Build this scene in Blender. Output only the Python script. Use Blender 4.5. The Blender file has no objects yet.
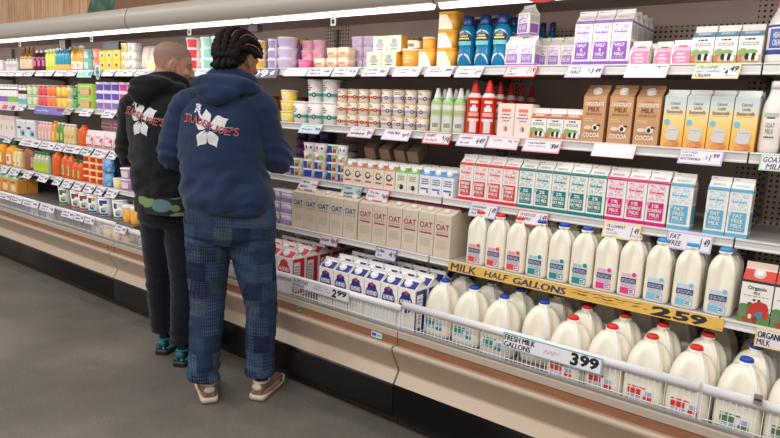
import bpy, math, random
import numpy as np
from mathutils import Vector, Matrix, noise
from mathutils.bvhtree import BVHTree
random.seed(7)
SC = bpy.context.scene
COL = SC.collection
PI = math.pi

# ------------------------------------------------------------------ camera
FPX = 616.0
EX = Vector((810, 143.5, -FPX)); EX.normalize()
EY = Vector((480, -77.0, FPX)); EY = EY - EX * EY.dot(EX); EY.normalize()
EZ = EX.cross(EY)
CAMZ = 1.4
def cam_dir(px, py):
    v = Vector((px - 390, py - 219, FPX))
    return Vector((EX.dot(v), EY.dot(v), EZ.dot(v)))
def at(px, py, y=None, z=None):
    d = cam_dir(px, py)
    t = y / d.y if y is not None else (z - CAMZ) / d.z
    return Vector((0, 0, CAMZ)) + d * t
def X(px, y, z):
    """x of the point of the shelf line (y, z) that the photograph shows at column px"""
    q = (px - 390) / FPX
    zz = z - CAMZ
    a0 = EY[0] * y + EZ[0] * zz; b0 = EX[0]
    a2 = EY[2] * y + EZ[2] * zz; b2 = EX[2]
    return (q * a2 - a0) / (b0 - q * b2)
cam = bpy.data.cameras.new('camera'); cam.sensor_width = 36; cam.lens = 36 * FPX / 780
cam.clip_start = 0.05
co = bpy.data.objects.new('camera', cam); COL.objects.link(co)
co.matrix_world = Matrix(((EX[0], -EX[1], -EX[2], 0), (EY[0], -EY[1], -EY[2], 0), (EZ[0], -EZ[1], -EZ[2], CAMZ), (0, 0, 0, 1)))
SC.camera = co

# ------------------------------------------------------------------ materials
def lin(c):
    return tuple((x / 255 / 12.92 if x / 255 <= .04045 else ((x / 255 + .055) / 1.055) ** 2.4) for x in c[:3]) + (1,)
MATS = {}
def mat(rgb, rough=.5, metal=0, noise_amt=.05, scale=40, trans=0, emit=0, spec=.5, sss=0, name=None):
    key = (tuple(rgb), rough, metal, noise_amt, scale, trans, emit, spec, sss)
    if key in MATS: return MATS[key]
    m = bpy.data.materials.new(name or 'surface_%d_%d_%d' % tuple(rgb[:3])); m.use_nodes = True
    nt = m.node_tree; b = nt.nodes['Principled BSDF']
    b.inputs['Roughness'].default_value = rough; b.inputs['Metallic'].default_value = metal
    b.inputs['Specular IOR Level'].default_value = spec
    if trans: b.inputs['Transmission Weight'].default_value = trans
    if sss:
        b.inputs['Subsurface Weight'].default_value = sss; b.inputs['Subsurface Scale'].default_value = .01
        b.inputs['Subsurface Radius'].default_value = (1, .5, .3)
    if emit:
        b.inputs['Emission Color'].default_value = lin(rgb); b.inputs['Emission Strength'].default_value = emit
    tc = nt.nodes.new('ShaderNodeTexCoord'); n = nt.nodes.new('ShaderNodeTexNoise'); n.inputs['Scale'].default_value = scale
    mx = nt.nodes.new('ShaderNodeMix'); mx.data_type = 'RGBA'
    c = lin(rgb)
    mx.inputs[6].default_value = tuple(min(1, x * (1 + noise_amt)) for x in c[:3]) + (1,)
    mx.inputs[7].default_value = tuple(x * (1 - noise_amt) for x in c[:3]) + (1,)
    nt.links.new(tc.outputs['Object'], n.inputs['Vector']); nt.links.new(n.outputs['Fac'], mx.inputs[0])
    nt.links.new(mx.outputs[2], b.inputs['Base Color'])
    MATS[key] = m
    return m
def nodemat(name, rough=.6):
    m = bpy.data.materials.new(name); m.use_nodes = True
    nt = m.node_tree; b = nt.nodes['Principled BSDF']; b.inputs['Roughness'].default_value = rough
    return m, nt, b
def nd(nt, t, **kw):
    n = nt.nodes.new('ShaderNode' + t)
    for k, v in kw.items(): setattr(n, k, v)
    return n
def ramp(nt, src, stops, interp='LINEAR'):
    r = nd(nt, 'ValToRGB'); r.color_ramp.interpolation = interp
    while len(r.color_ramp.elements) < len(stops): r.color_ramp.elements.new(.5)
    for e, (p, c) in zip(r.color_ramp.elements, stops): e.position = p; e.color = lin(c)
    nt.links.new(src, r.inputs[0]); return r.outputs[0]
def mixc(nt, fac, a, b, mode='MIX'):
    m = nd(nt, 'Mix', data_type='RGBA', blend_type=mode)
    for i, s in ((0, fac), (6, a), (7, b)):
        if isinstance(s, bpy.types.NodeSocket): nt.links.new(s, m.inputs[i])
        elif isinstance(s, (int, float)): m.inputs[i].default_value = s
        else: m.inputs[i].default_value = lin(s)
    return m.outputs[2]
def mth(nt, op, a, b=0):
    m = nd(nt, 'Math', operation=op)
    for i, s in ((0, a), (1, b)):
        if isinstance(s, bpy.types.NodeSocket): nt.links.new(s, m.inputs[i])
        else: m.inputs[i].default_value = s
    return m.outputs[0]

WHITE = mat((238, 236, 232), .4); PAPER = mat((236, 234, 238), .6); INK = mat((24, 24, 26), .6); BLACK = mat((16, 16, 17), .5)

# ------------------------------------------------------------------ mesh builder
_glyph = {}
def glyphs(s, bold=0., shear=0.):
    k = (s, bold, shear)
    if k in _glyph: return _glyph[k]
    cu = bpy.data.curves.new('writing', 'FONT'); cu.body = s; cu.size = 1; cu.offset = bold; cu.shear = shear
    cu.resolution_u = 2
    o = bpy.data.objects.new('writing', cu); COL.objects.link(o)
    me = o.to_mesh()
    vs = [(v.co.x, v.co.y) for v in me.vertices]; fs = [tuple(p.vertices) for p in me.polygons]
    o.to_mesh_clear(); bpy.data.objects.remove(o); bpy.data.curves.remove(cu)
    xs = [v[0] for v in vs]; ys = [v[1] for v in vs]
    x0, x1, y0, y1 = min(xs), max(xs), min(ys), max(ys)
    vs = [((x - x0) / (x1 - x0), (y - y0) / (y1 - y0)) for x, y in vs]
    _glyph[k] = (vs, fs)
    return _glyph[k]

class MB:
    def __init__(s): s.v = []; s.f = []; s.mi = []; s.sm = []; s.mats = []
    def m(s, mt):
        if mt not in s.mats: s.mats.append(mt)
        return s.mats.index(mt)
    def face(s, idx, mt, smooth=False): s.f.append(tuple(idx)); s.mi.append(s.m(mt)); s.sm.append(smooth)
    def poly(s, pts, mt, smooth=False):
        b = len(s.v); s.v += [tuple(p) for p in pts]; s.face(range(b, b + len(pts)), mt, smooth); return s
    def box(s, x0, x1, y0, y1, z0, z1, mt):
        b = len(s.v)
        s.v += [(x, y, z) for z in (z0, z1) for y in (y0, y1) for x in (x0, x1)]
        for q in ((0, 2, 3, 1), (4, 5, 7, 6), (0, 1, 5, 4), (2, 6, 7, 3), (0, 4, 6, 2), (1, 3, 7, 5)): s.face([b + i for i in q], mt)
        return s
    def loft(s, rings, mts, cap0=True, cap1=True, smooth=True, closed=True):
        n = len(rings[0]); b = len(s.v)
        for r in rings: s.v += [tuple(p) for p in r]
        for i in range(len(rings) - 1):
            mt = mts[min(i, len(mts) - 1)] if isinstance(mts, (list, tuple)) else mts
            for j in range(n if closed else n - 1):
                k = (j + 1) % n
                s.face((b + i * n + j, b + i * n + k, b + (i + 1) * n + k, b + (i + 1) * n + j), mt, smooth)
        first = mts[0] if isinstance(mts, (list, tuple)) else mts
        last = mts[-1] if isinstance(mts, (list, tuple)) else mts
        if cap0: s.face([b + j for j in range(n)][::-1], first)
        if cap1: s.face([b + (len(rings) - 1) * n + j for j in range(n)], last)
        return s
    def lathe(s, prof, mts, n=16, c=(0, 0, 0), smooth=True):
        return s.loft([[(c[0] + r * math.cos(2 * PI * j / n), c[1] + r * math.sin(2 * PI * j / n), c[2] + z) for j in range(n)] for r, z in prof], mts, smooth=smooth)
    def tube(s, pts, rad, mt, n=8, caps=True):
        pts = [Vector(p) for p in pts]; rings = []
        up = None
        for i, p in enumerate(pts):
            t = (pts[min(i + 1, len(pts) - 1)] - pts[max(i - 1, 0)]).normalized()
            if up is None: up = t.orthogonal().normalized()
            up = (up - t * up.dot(t)).normalized(); w = t.cross(up)
            r = rad[i] if isinstance(rad, (list, tuple)) else rad
            ra, rb = r if isinstance(r, tuple) else (r, r)
            rings.append([p + up * (ra * math.cos(2 * PI * j / n)) + w * (rb * math.sin(2 * PI * j / n)) for j in range(n)])
        return s.loft(rings, mt, caps, caps)
    def blob(s, c, r, mt, n=12, k=8, rot=None):
        rings = []
        for i in range(k + 1):
            a = -PI / 2 + PI * (i + .02) / (k + .04)
            ring = []
            for j in range(n):
                p = Vector((r[0] * math.cos(a) * math.cos(2 * PI * j / n), r[1] * math.cos(a) * math.sin(2 * PI * j / n), r[2] * math.sin(a)))
                if rot: p = rot @ p
                ring.append(Vector(c) + p)
            rings.append(ring)
        return s.loft(rings, mt)
    # flat print on a plane: o corner, U across, V up (full lengths)
    def prect(s, fr, u0, v0, u1, v1, mt):
        o, U, V = fr
        return s.poly([o + U * a + V * b for a, b in ((u0, v0), (u1, v0), (u1, v1), (u0, v1))], mt)
    def pell(s, fr, u, v, ru, rv, mt, n=14, lift=0):
        o, U, V = fr
        N = U.cross(V).normalized() * lift
        return s.poly([o + N + U * (u + ru * math.cos(2 * PI * j / n)) + V * (v + rv * math.sin(2 * PI * j / n)) for j in range(n)], mt)
    def ppoly(s, fr, pts, mt, lift=0):
        o, U, V = fr; N = U.cross(V).normalized() * lift
        return s.poly([o + N + U * a + V * b for a, b in pts], mt)
    def ptext(s, fr, u0, v0, u1, v1, t, mt, bold=.01, shear=0, lift=.0005):
        o, U, V = fr; N = U.cross(V).normalized() * lift
        if any(c in 'MWNKmw' for c in t) and bold > .008:      # strokes thickened by a small spread instead of an outline
            d = (u1 - u0) * min(.012, bold * .5)
            for k, e in enumerate((-d, 0, d)): s.ptext(fr, u0 + e, v0, u1 + e, v1, t, mt, 0, shear, lift + .00005 * k)
            return s
        if any(c.isalpha() for c in t): bold = min(bold, .02)
        vs, fs = glyphs(t, bold, shear); b = len(s.v)
        s.v += [tuple(o + N + U * (u0 + (u1 - u0) * x) + V * (v0 + (v1 - v0) * y)) for x, y in vs]
        for f in fs: s.face([b + i for i in f], mt)
        return s
    def mesh(s, name):
        me = bpy.data.meshes.new(name); me.from_pydata([tuple(p) for p in s.v], [], s.f)
        for mt in s.mats: me.materials.append(mt)
        me.polygons.foreach_set('material_index', s.mi); me.polygons.foreach_set('use_smooth', s.sm)
        me.update(); return me
def frame(o, U, V): return (Vector(o), Vector(U), Vector(V))
def rr(w, d, r, z, n=4, cx=0, cy=0):
    """rounded rectangle ring, counter-clockwise"""
    r = min(r, w / 2 - 1e-4, d / 2 - 1e-4); p = []
    for qx, qy, a0 in ((1, 1, 0), (-1, 1, PI / 2), (-1, -1, PI), (1, -1, 3 * PI / 2)):
        for i in range(n + 1):
            a = a0 + PI / 2 * i / n
            p.append((cx + qx * (w / 2 - r) + r * math.cos(a), cy + qy * (d / 2 - r) + r * math.sin(a), z))
    return p

# ------------------------------------------------------------------ scene objects
def obj(name, me, parent=None, loc=(0, 0, 0), rz=0):
    if isinstance(me, MB): me = me.mesh(name)
    o = bpy.data.objects.new(name, me); COL.objects.link(o)
    o.location = loc; o.rotation_euler = (0, 0, rz)
    if parent: o.parent = parent
    return o
def tag(o, label, cat, group=None, kind=None):
    if label: o['label'] = label
    if cat: o['category'] = cat
    if group: o['group'] = group
    if kind: o['kind'] = kind
    return o
def struct(name, me):
    o = obj(name, me); o['kind'] = 'structure'; return o
class Proto:
    """one kind of thing: parts are (name, mesh, label or None); copies share the meshes"""
    def __init__(s, name, cat, parts):
        s.name = name; s.cat = cat
        s.parts = [(n, (m.mesh(n) if isinstance(m, MB) else m), l) for n, m, l in parts]
    def put(s, loc, label, group=None, rz=0, rx=0, ry=0):
        if len(s.parts) == 1:
            r = obj(s.name, s.parts[0][1])
        else:
            r = obj(s.name, None)
            for n, m, l in s.parts:
                c = obj(n, m, r)
                if l: c['label'] = l
        r.location = loc; r.rotation_euler = (rx, ry, rz)
        return tag(r, label, s.cat, group)
ORD = 'first second third fourth fifth sixth seventh eighth ninth tenth eleventh twelfth'.split()
def nth(i, n):
    if n == 1: return ''
    if i == 0: return 'leftmost'
    if i == n - 1: return 'rightmost'
    return ORD[i] + ' from left'
def lev_word(k, n):
    if n == 1: return ''
    if k == 0: return 'bottom'
    if k == n - 1: return 'top'
    return 'middle' if n == 3 else ('lower middle' if k == 1 else ('upper middle' if k == n - 2 else 'middle'))
#            rail front y, rail bottom z, shelf top z, item front y, words
SH = {1: (2.48, 1.608, 1.648, 2.50, 'top shelf'), 2: (2.46, 1.305, 1.343, 2.48, 'second shelf'),
      3: (2.42, 1.010, 1.043, 2.44, 'third shelf'), 4: (2.34, .742, .772, 2.36, 'lowest shelf'), 5: (2.14, .44, .445, 2.17, 'well')}
BACKY = 2.98
WORLD = .48; CEIL = 72; CASEL = 1.7; EXPO = .02
# ------------------------------------------------------------------ the room
def floor_mat():
    m, nt, b = nodemat('polished_concrete', .42)
    tc = nd(nt, 'TexCoord')
    n1 = nd(nt, 'TexNoise'); n1.inputs['Scale'].default_value = 1.3; n1.inputs['Detail'].default_value = 6; n1.inputs['Roughness'].default_value = .6
    n2 = nd(nt, 'TexNoise'); n2.inputs['Scale'].default_value = 90; n2.inputs['Detail'].default_value = 3
    n3 = nd(nt, 'TexNoise'); n3.inputs['Scale'].default_value = 9; n3.inputs['Detail'].default_value = 8; n3.inputs['Distortion'].default_value = 1.2
    for n in (n1, n2, n3): nt.links.new(tc.outputs['Object'], n.inputs['Vector'])
    c1 = ramp(nt, n1.outputs['Fac'], [(.3, (70, 65, 60)), (.5, (97, 91, 84)), (.72, (128, 120, 112))])
    c2 = ramp(nt, n2.outputs['Fac'], [(.3, (80, 76, 72)), (.7, (130, 125, 119))])
    c = mixc(nt, .3, c1, c2)
    sc = ramp(nt, n3.outputs['Fac'], [(.66, (0, 0, 0)), (.74, (110, 110, 110))])
    c = mixc(nt, sc, c, (158, 152, 144))
    nt.links.new(c, b.inputs['Base Color'])
    r = ramp(nt, n1.outputs['Fac'], [(.3, (150, 150, 150)), (.7, (195, 195, 195))])
    nt.links.new(r, b.inputs['Roughness']); b.inputs['Specular IOR Level'].default_value = .35
    return m
def wood_mat():
    m, nt, b = nodemat('pale_plank_wood', .55)
    tc = nd(nt, 'TexCoord'); sp = nd(nt, 'SeparateXYZ'); nt.links.new(tc.outputs['Object'], sp.inputs[0])
    pl = mth(nt, 'DIVIDE', sp.outputs[0], .17); fl = mth(nt, 'FLOOR', pl); fr = mth(nt, 'FRACT', pl)
    wn = nd(nt, 'TexWhiteNoise', noise_dimensions='1D'); nt.links.new(fl, wn.inputs['W'])
    mp = nd(nt, 'Mapping'); mp.inputs['Scale'].default_value = (26, 1, 2); nt.links.new(tc.outputs['Object'], mp.inputs[0])
    ng = nd(nt, 'TexNoise'); ng.inputs['Scale'].default_value = 1.6; ng.inputs['Detail'].default_value = 6; nt.links.new(mp.outputs[0], ng.inputs['Vector'])
    base = ramp(nt, wn.outputs['Value'], [(0, (196, 152, 116)), (.5, (212, 170, 132)), (1, (224, 188, 150))])
    gr = ramp(nt, ng.outputs['Fac'], [(.35, (206, 186, 168)), (.6, (255, 255, 255))])
    c = mixc(nt, .8, base, gr, 'MULTIPLY')
    gap = mth(nt, 'LESS_THAN', fr, .03); c = mixc(nt, gap, c, (84, 60, 44))
    nt.links.new(c, b.inputs['Base Color']); return m
fl = MB(); fl.poly([(-14, -4, 0), (4, -4, 0), (4, 3.2, 0), (-14, 3.2, 0)], floor_mat()); struct('floor', fl)
wb = MB(); wb.box(-14, 4, 3.14, 3.2, 0, 4.2, wood_mat()); struct('wall_back', wb)

# mural: painted trees over earth on a thin board in front of the planks
def mural_mat():
    m, nt, b = nodemat('mural_paint', .6)
    tc = nd(nt, 'TexCoord'); sp = nd(nt, 'SeparateXYZ'); nt.links.new(tc.outputs['Object'], sp.inputs[0])
    v = nd(nt, 'TexVoronoi'); v.inputs['Scale'].default_value = 9; nt.links.new(tc.outputs['Object'], v.inputs['Vector'])
    n = nd(nt, 'TexNoise'); n.inputs['Scale'].default_value = 3; n.inputs['Detail'].default_value = 5; nt.links.new(tc.outputs['Object'], n.inputs['Vector'])
    tree = ramp(nt, v.outputs['Distance'], [(0, (92, 138, 108)), (.45, (60, 100, 78)), (.8, (46, 76, 62))])
    land = ramp(nt, n.outputs['Fac'], [(.35, (92, 110, 62)), (.47, (128, 104, 66)), (.58, (150, 84, 66)), (.7, (96, 118, 66))])
    w = mth(nt, 'ADD', sp.outputs[0], mth(nt, 'MULTIPLY', n.outputs['Fac'], .5))
    f = mth(nt, 'GREATER_THAN', w, .95)
    nt.links.new(mixc(nt, f, tree, land), b.inputs['Base Color']); return m
mx0 = X(79, 3.1, 2.2)
pts = [(0, 0), (3.4, 0), (3.4, 1.0), (.75, 1.0), (.52, .72), (.36, .5), (.2, .3)]
mb = MB(); mm = mural_mat()
mb.poly([(a, 0, b) for a, b in pts], mm)
n = len(pts)
mb.poly([(a, .025, b) for a, b in pts][::-1], mm)
for i in range(n):
    a, b = pts[i], pts[(i + 1) % n]; mb.poly([(a[0], 0, a[1]), (a[0], .025, a[1]), (b[0], .025, b[1]), (b[0], 0, b[1])], mm)
tag(obj('mural_picture', mb, None, (mx0, 3.11, 2.04)), 'painted mural of green trees and earth above the case canopy', 'mural')

# ------------------------------------------------------------------ the refrigerated cases
def back_mat():
    m, nt, b = nodemat('perforated_steel', .45)
    tc = nd(nt, 'TexCoord'); sp = nd(nt, 'SeparateXYZ'); nt.links.new(tc.outputs['Object'], sp.inputs[0])
    def dots(step, r):
        a = mth(nt, 'SUBTRACT', mth(nt, 'FRACT', mth(nt, 'DIVIDE', sp.outputs[0], step)), .5)
        c = mth(nt, 'SUBTRACT', mth(nt, 'FRACT', mth(nt, 'DIVIDE', sp.outputs[2], step)), .5)
        d = mth(nt, 'SQRT', mth(nt, 'ADD', mth(nt, 'MULTIPLY', a, a), mth(nt, 'MULTIPLY', c, c)))
        return mth(nt, 'LESS_THAN', d, r)
    u = mth(nt, 'FRACT', mth(nt, 'ADD', mth(nt, 'DIVIDE', sp.outputs[0], 1.22), .09))
    col = mth(nt, 'MULTIPLY', mth(nt, 'LESS_THAN', u, .17), 1)
    row = mth(nt, 'MULTIPLY', mth(nt, 'GREATER_THAN', sp.outputs[2], 1.80), mth(nt, 'LESS_THAN', sp.outputs[2], 1.86))
    msk = mth(nt, 'MULTIPLY', dots(.022, .24), mth(nt, 'MAXIMUM', col, row))
    n = nd(nt, 'TexNoise'); n.inputs['Scale'].default_value = 3; nt.links.new(tc.outputs['Object'], n.inputs['Vector'])
    c = ramp(nt, n.outputs['Fac'], [(.3, (176, 155, 145)), (.7, (194, 172, 160))])
    nt.links.new(mixc(nt, msk, c, (26, 22, 20)), b.inputs['Base Color']); return m
CREAM = mat((178, 159, 138), .35, noise_amt=.03, scale=6)
SILL = mat((176, 162, 146), .4, noise_amt=.03)
def strip_mat():
    m, nt, b = nodemat('brown_wood_strip', .45)
    tc = nd(nt, 'TexCoord'); mp = nd(nt, 'Mapping'); mp.inputs['Scale'].default_value = (2, 20, 60); nt.links.new(tc.outputs['Object'], mp.inputs[0])
    n = nd(nt, 'TexNoise'); n.inputs['Scale'].default_value = 3; n.inputs['Detail'].default_value = 5; nt.links.new(mp.outputs[0], n.inputs['Vector'])
    nt.links.new(ramp(nt, n.outputs['Fac'], [(.3, (126, 82, 56)), (.7, (152, 106, 76))]), b.inputs['Base Color']); return m
STRIP = strip_mat(); RUBBER = mat((11, 11, 13), .3, noise_amt=.2, scale=12); KICK = mat((12, 12, 13), .5)
STEEL = mat((170, 168, 166), .35, .6, noise_amt=.03); RAIL = mat((208, 206, 204), .35, noise_amt=.03); SHELFM = mat((176, 171, 165), .45, noise_amt=.04, scale=8)
DECK = mat((112, 108, 105), .4, noise_amt=.06, scale=8); FASC = mat((180, 172, 162), .34, .1, noise_amt=.02, scale=3); INNER = mat((172, 154, 144), .5, noise_amt=.03, scale=4)
UPR = mat((126, 116, 108), .4, .3, noise_amt=.04); SEAM = mat((30, 27, 24), .6)
LAMP = mat((255, 250, 246), .4, emit=2.2, noise_amt=0)
def extr(mb, prof, x0, x1, mts, smooth=False, caps=False):
    """prof: (y, z) from low front upward and inward; one material per strip"""
    b = len(mb.v)
    for y, z in prof: mb.v += [(x0, y, z), (x1, y, z)]
    for i in range(len(prof) - 1):
        mb.face((b + 2 * i, b + 2 * i + 1, b + 2 * i + 3, b + 2 * i + 2), mts[i] if isinstance(mts, list) else mts, smooth)
    if caps:
        mb.face([b + 2 * i for i in range(len(prof))], mts[0] if isinstance(mts, list) else mts)
        mb.face([b + 2 * i + 1 for i in range(len(prof))][::-1], mts[0] if isinstance(mts, list) else mts)
def arc(cy, cz, r, a0, a1, n=6): return [(cy + r * math.cos(math.radians(a0 + (a1 - a0) * i / n)), cz + r * math.sin(math.radians(a0 + (a1 - a0) * i / n))) for i in range(n + 1)]
W = 2.436; CX = [-8.87, -6.43, -3.99, -1.55]
def case_parts():
    P = []
    m = MB(); extr(m, [(2.165, 0.001), (2.165, .075)], 0, W, KICK); extr(m, [(2.165, .075), (2.6, .075)], 0, W, KICK); P.append(('kick_plate', m, []))
    m = MB(); extr(m, [(2.162, .05), (2.125, .055)] + [(2.12, .07), (2.118, .185)] + arc(2.136, .196, .018, 180, 70) + [(2.17, .217)], 0, W, RUBBER, True, True); P.append(('bumper', m, []))
    m = MB()
    extr(m, [(2.118, .213), (2.150, .262), (2.152, .27)] + [(2.15, .276), (2.092, .378)] + arc(2.104, .384, .013, 200, 60) + [(2.135, .392), (2.6, .392), (2.6, .213)], 0.003, W - .003, CREAM, False, True); P.append(('base_panel', m, []))
    m = MB(); extr(m, [(2.132, .388), (2.132, .433)], 0, W, STRIP)
    P.append(('wood_trim', m, []))
    m = MB(); extr(m, [(2.128, .430), (2.128, .456), (2.136, .462), (2.136, .464), (2.132, .464), (2.132, .472), (2.142, .474)], 0, W, [SILL, SILL, KICK, KICK, STEEL, STEEL])
    P.append(('sill', m, []))
    m = MB(); m.box(0.003, W - .003, 2.161, BACKY - .003, .40, .44, DECK); P.append(('well_deck', m, []))
    m = MB(); m.box(0, W, BACKY, BACKY + .06, .06, 2.0, back_mat_i); P.append(('back_panel', m, []))
    for k in range(3):
        m = MB(); xx = (.012, 1.218, 2.424)[k]
        m.box(xx - .012, xx + .012, BACKY - .022, BACKY, .45, 1.93, UPR)
        for z in range(46):
            m.box(xx - .005, xx - .001, BACKY - .0226, BACKY - .0222, .5 + z * .03, .515 + z * .03, KICK)
            m.box(xx + .001, xx + .005, BACKY - .0226, BACKY - .0222, .5 + z * .03, .515 + z * .03, KICK)
        P.append(('upright', m, []))
    for k in (4, 3, 2, 1):
        yf, zb, zt, _, _ = SH[k]
        for h in range(2):
            a = 1.218 * h + .003; c = a + 1.212
            m = MB(); m.box(a, c, yf + .012, BACKY - .024, zt - .022, zt, SHELFM)
            for xx in (a + .012, c - .018):       # brackets under the board
                m.poly([(xx, yf + .05, zt - .022), (xx, BACKY - .026, zt - .022), (xx, BACKY - .026, zt - .06), (xx, yf + .06, zt - .03)], UPR)
                m.poly([(xx + .004, yf + .05, zt - .022), (xx + .004, yf + .06, zt - .03), (xx + .004, BACKY - .026, zt - .06), (xx + .004, BACKY - .026, zt - .022)], UPR)
            r = MB(); extr(r, [(yf + .012, zb + .001), (yf + .001, zb), (yf, zb + .004), (yf + .004, zb + .010), (yf + .004, zt - .008), (yf, zt - .004), (yf + .001, zt), (yf + .012, zt + .002)], a, c, RAIL, False, True)
            P.append(('shelf', m, [('price_rail', r)]))
    m = MB()
    extr(m, [(2.30, 1.888), (2.262, 1.888), (2.246, 1.90), (2.236, 1.935), (2.238, 1.97), (2.252, 2.012), (2.266, 2.024), (2.30, 2.028), (3.10, 2.028)], 0.0015, W - .0015, FASC, True)
    extr(m, [(3.04, 1.955), (2.75, 1.95), (2.36, 1.905), (2.30, 1.888)], 0, W, INNER)
    extr(m, [(3.10, 2.028), (3.10, 1.955), (3.04, 1.955)], 0, W, INNER)
    P.append(('canopy', m, []))
    m = MB()
    for h in range(2):
        a = 1.218 * h + .02
        extr(m, arc(2.283, 1.888, .022, 180, 360, 8), a, a + 1.178, LAMP, True, True)
    P.append(('lamp_tube', m, []))
    return P
back_mat_i = back_mat()
cp = case_parts()
cp = [(n, m.mesh(n), [(sn, s.mesh(sn)) for sn, s in sub]) for n, m, sub in cp]
cw = ['case section farthest left, holding canisters and orange juice', 'case section holding juices, purple yogurts and white tubs, left of the shoppers',
      'case section behind the two shoppers, holding dips, oat and almond cartons', 'rightmost case section, holding milk gallons and half gallons']
for x0, w in zip(CX, cw):
    r = tag(obj('refrigerated_case', None, None, (x0, 0, 0)), 'beige refrigerated ' + w, 'refrigerated case', 'refrigerated dairy cases')
    for n, m, sub in cp:
        c = obj(n, m, r)
        for sn, s in sub: obj(sn, s, c)

# small fittings on the cases
def plate(name, px, py, y, w, h, mt, label, cat, spots=()):
    p = at(px, py, y=y); m = MB(); m.box(-w / 2, w / 2, 0, .004, -h / 2, h / 2, mt)
    for a, b, cw_, ch, mm_ in spots: m.box(a, a + cw_, -.0006, 0, b, b + ch, mm_)
    return tag(obj(name, m, None, p), label, cat)
plate('maker_badge', 376.5, 335, 2.1275, .062, .026, mat((214, 222, 228), .3, .3), 'small blue and silver badge on the brown trim near the panel seam', 'badge', [(-.027, -.006, .024, .013, mat((30, 70, 150), .4)), (.002, -.004, .024, .008, mat((90, 160, 190), .4))])
for px, py, w in ((299, 308.5, 'below the almond price sign'), (106, 247.5, 'left of the shoppers'), (758, 379 + 21, 'at the lower right corner')):
    m = MB(); m.box(-.012, .012, 0, .006, -.016, .016, STEEL); m.lathe([(.007, 0), (.007, .001), (.004, .004)], KICK, 8, (0, -.002, 0))
    for s in (-1, 1): m.blob((.0 + s * .007, -.001, 0), (.003, .002, .003), KICK, 8, 4)
    tag(obj('latch', m, None, at(px, py, y=2.1255)), 'small steel latch on the brown trim, ' + w, 'latch', 'latches on the case trim')

# wire fences along the front of the well
FW = mat((228, 228, 230), .3, noise_amt=.02)
def fence_parts(L, h):
    t = MB(); y = 0
    extr(t, [(y + .006, h - .030), (y, h - .032), (y - .004, h - .015), (y, h), (y + .008, h + .001)], .004, L - .004, FW, True, True)
    w = MB(); n = int(L / .0187)
    for i in range(n):
        x = .012 + i * (L - .024) / (n - 1)
        w.box(x - .0011, x + .0011, .001, .0036, .0, h - .01, FW)
    w.box(.006, L - .006, .003, .0055, .004, .007, FW)
    for x in (.004, L - .008): w.box(x, x + .004, 0, .0055, 0, h - .02, FW)
    return t, w
FP = {}
for hgt in (.122, .102):
    ft, fw_ = fence_parts(1.218, hgt); FP[hgt] = Proto('wire_fence', 'shelf fence', [('top_rail', ft, None), ('wire_grid', fw_, None)])
fl_words = {-.33: 'in front of the milk gallons at the lower right corner', -1.55: 'in front of the milk gallons with the fresh milk sign', -2.77: 'in front of the almond beverage cartons',
            -3.99: 'beside the front shopper, before his legs', -5.21: 'in front of the white yogurt tubs', -6.43: 'before the empty grey part of the well', -7.65: 'in front of the orange juice cartons'}
for x0, w in fl_words.items():
    FP[.102 if x0 in (-2.77, -3.99) else .122].put((x0 + .003, 2.142, .474), 'white wire well fence ' + w, 'wire fences along the well', 0)
# hangers clipped to the canopy lip
HG = MB(); HG.box(-.016, .016, 0, .004, -.055, -.012, WHITE); HG.box(-.008, .008, -.0006, 0, -.045, -.026, KICK); HG.box(-.006, .006, 0, .004, -.012, .012, WHITE)
HP = Proto('sign_clip', 'clip', [('clip', HG, None)])
for px, py, w in ((21, 40, 'above the tall amber bottles'), (93, 38, 'above the yellow boxes'), (191, 29, "above the shoppers' heads"), (335, 17.5, 'above the beige dip tubs')):
    p = at(px, py, y=2.275); HP.put((p.x, 2.262, 1.878), 'small white sign clip hanging from the canopy lamp, ' + w, 'sign clips on the canopy')
m = MB(); m.box(-.05, .05, 0, .05, -.05, 0, mat((44, 38, 36), .5)); m.box(-.03, .05, .0, .03, -.075, -.05, mat((44, 38, 36), .5))
p = at(62, 38, y=2.42); tag(obj('lamp_bracket', m, None, (p.x, 2.42, 1.885)), 'dark bracket under the canopy left of the yellow boxes', 'bracket')
m = MB(); m.box(-.04, .04, 0, .04, -.04, 0, mat((92, 80, 92), .5))
p = at(253, 22, y=2.5); tag(obj('lamp_bracket', m, None, (p.x, 2.5, 1.905)), "dark lilac bracket under the canopy beside the braided shopper's head", 'bracket')
# red round hanging sign at the top edge
m = MB(); c = at(545, -22, y=2.2); RED = mat((206, 52, 46), .5)
m.loft([[(.125 * math.cos(2 * PI * j / 40), y, .085 * math.sin(2 * PI * j / 40)) for j in range(40)] for y in (0, .008)], RED, smooth=False)
tag(obj('hanging_sign', m, None, (c.x, 2.2, c.z)), 'red round sign hung on the canopy front above the half and half cartons', 'sign')
# ------------------------------------------------------------------ product builders
def toile(rgb, base=(240, 236, 232), scale=70, thr=.5):
    m, nt, b = nodemat('printed_pattern', .45)
    tc = nd(nt, 'TexCoord'); n = nd(nt, 'TexNoise'); n.inputs['Scale'].default_value = scale; n.inputs['Detail'].default_value = 3; n.inputs['Distortion'].default_value = 1.5
    nt.links.new(tc.outputs['Object'], n.inputs['Vector'])
    nt.links.new(ramp(nt, n.outputs['Fac'], [(thr - .10, base), (thr + .16, tuple(v * .7 + 240 * .3 for v in rgb))]), b.inputs['Base Color']); return m
def vgrad(stops, h):
    m, nt, b = nodemat('printed_bands', .4)
    tc = nd(nt, 'TexCoord'); sp = nd(nt, 'SeparateXYZ'); nt.links.new(tc.outputs['Object'], sp.inputs[0])
    nt.links.new(ramp(nt, mth(nt, 'DIVIDE', sp.outputs[2], h), stops), b.inputs['Base Color']); return m
CARD = mat((240, 236, 230), .42, noise_amt=.02)
def M(*c): return mat(c, .42)
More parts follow.
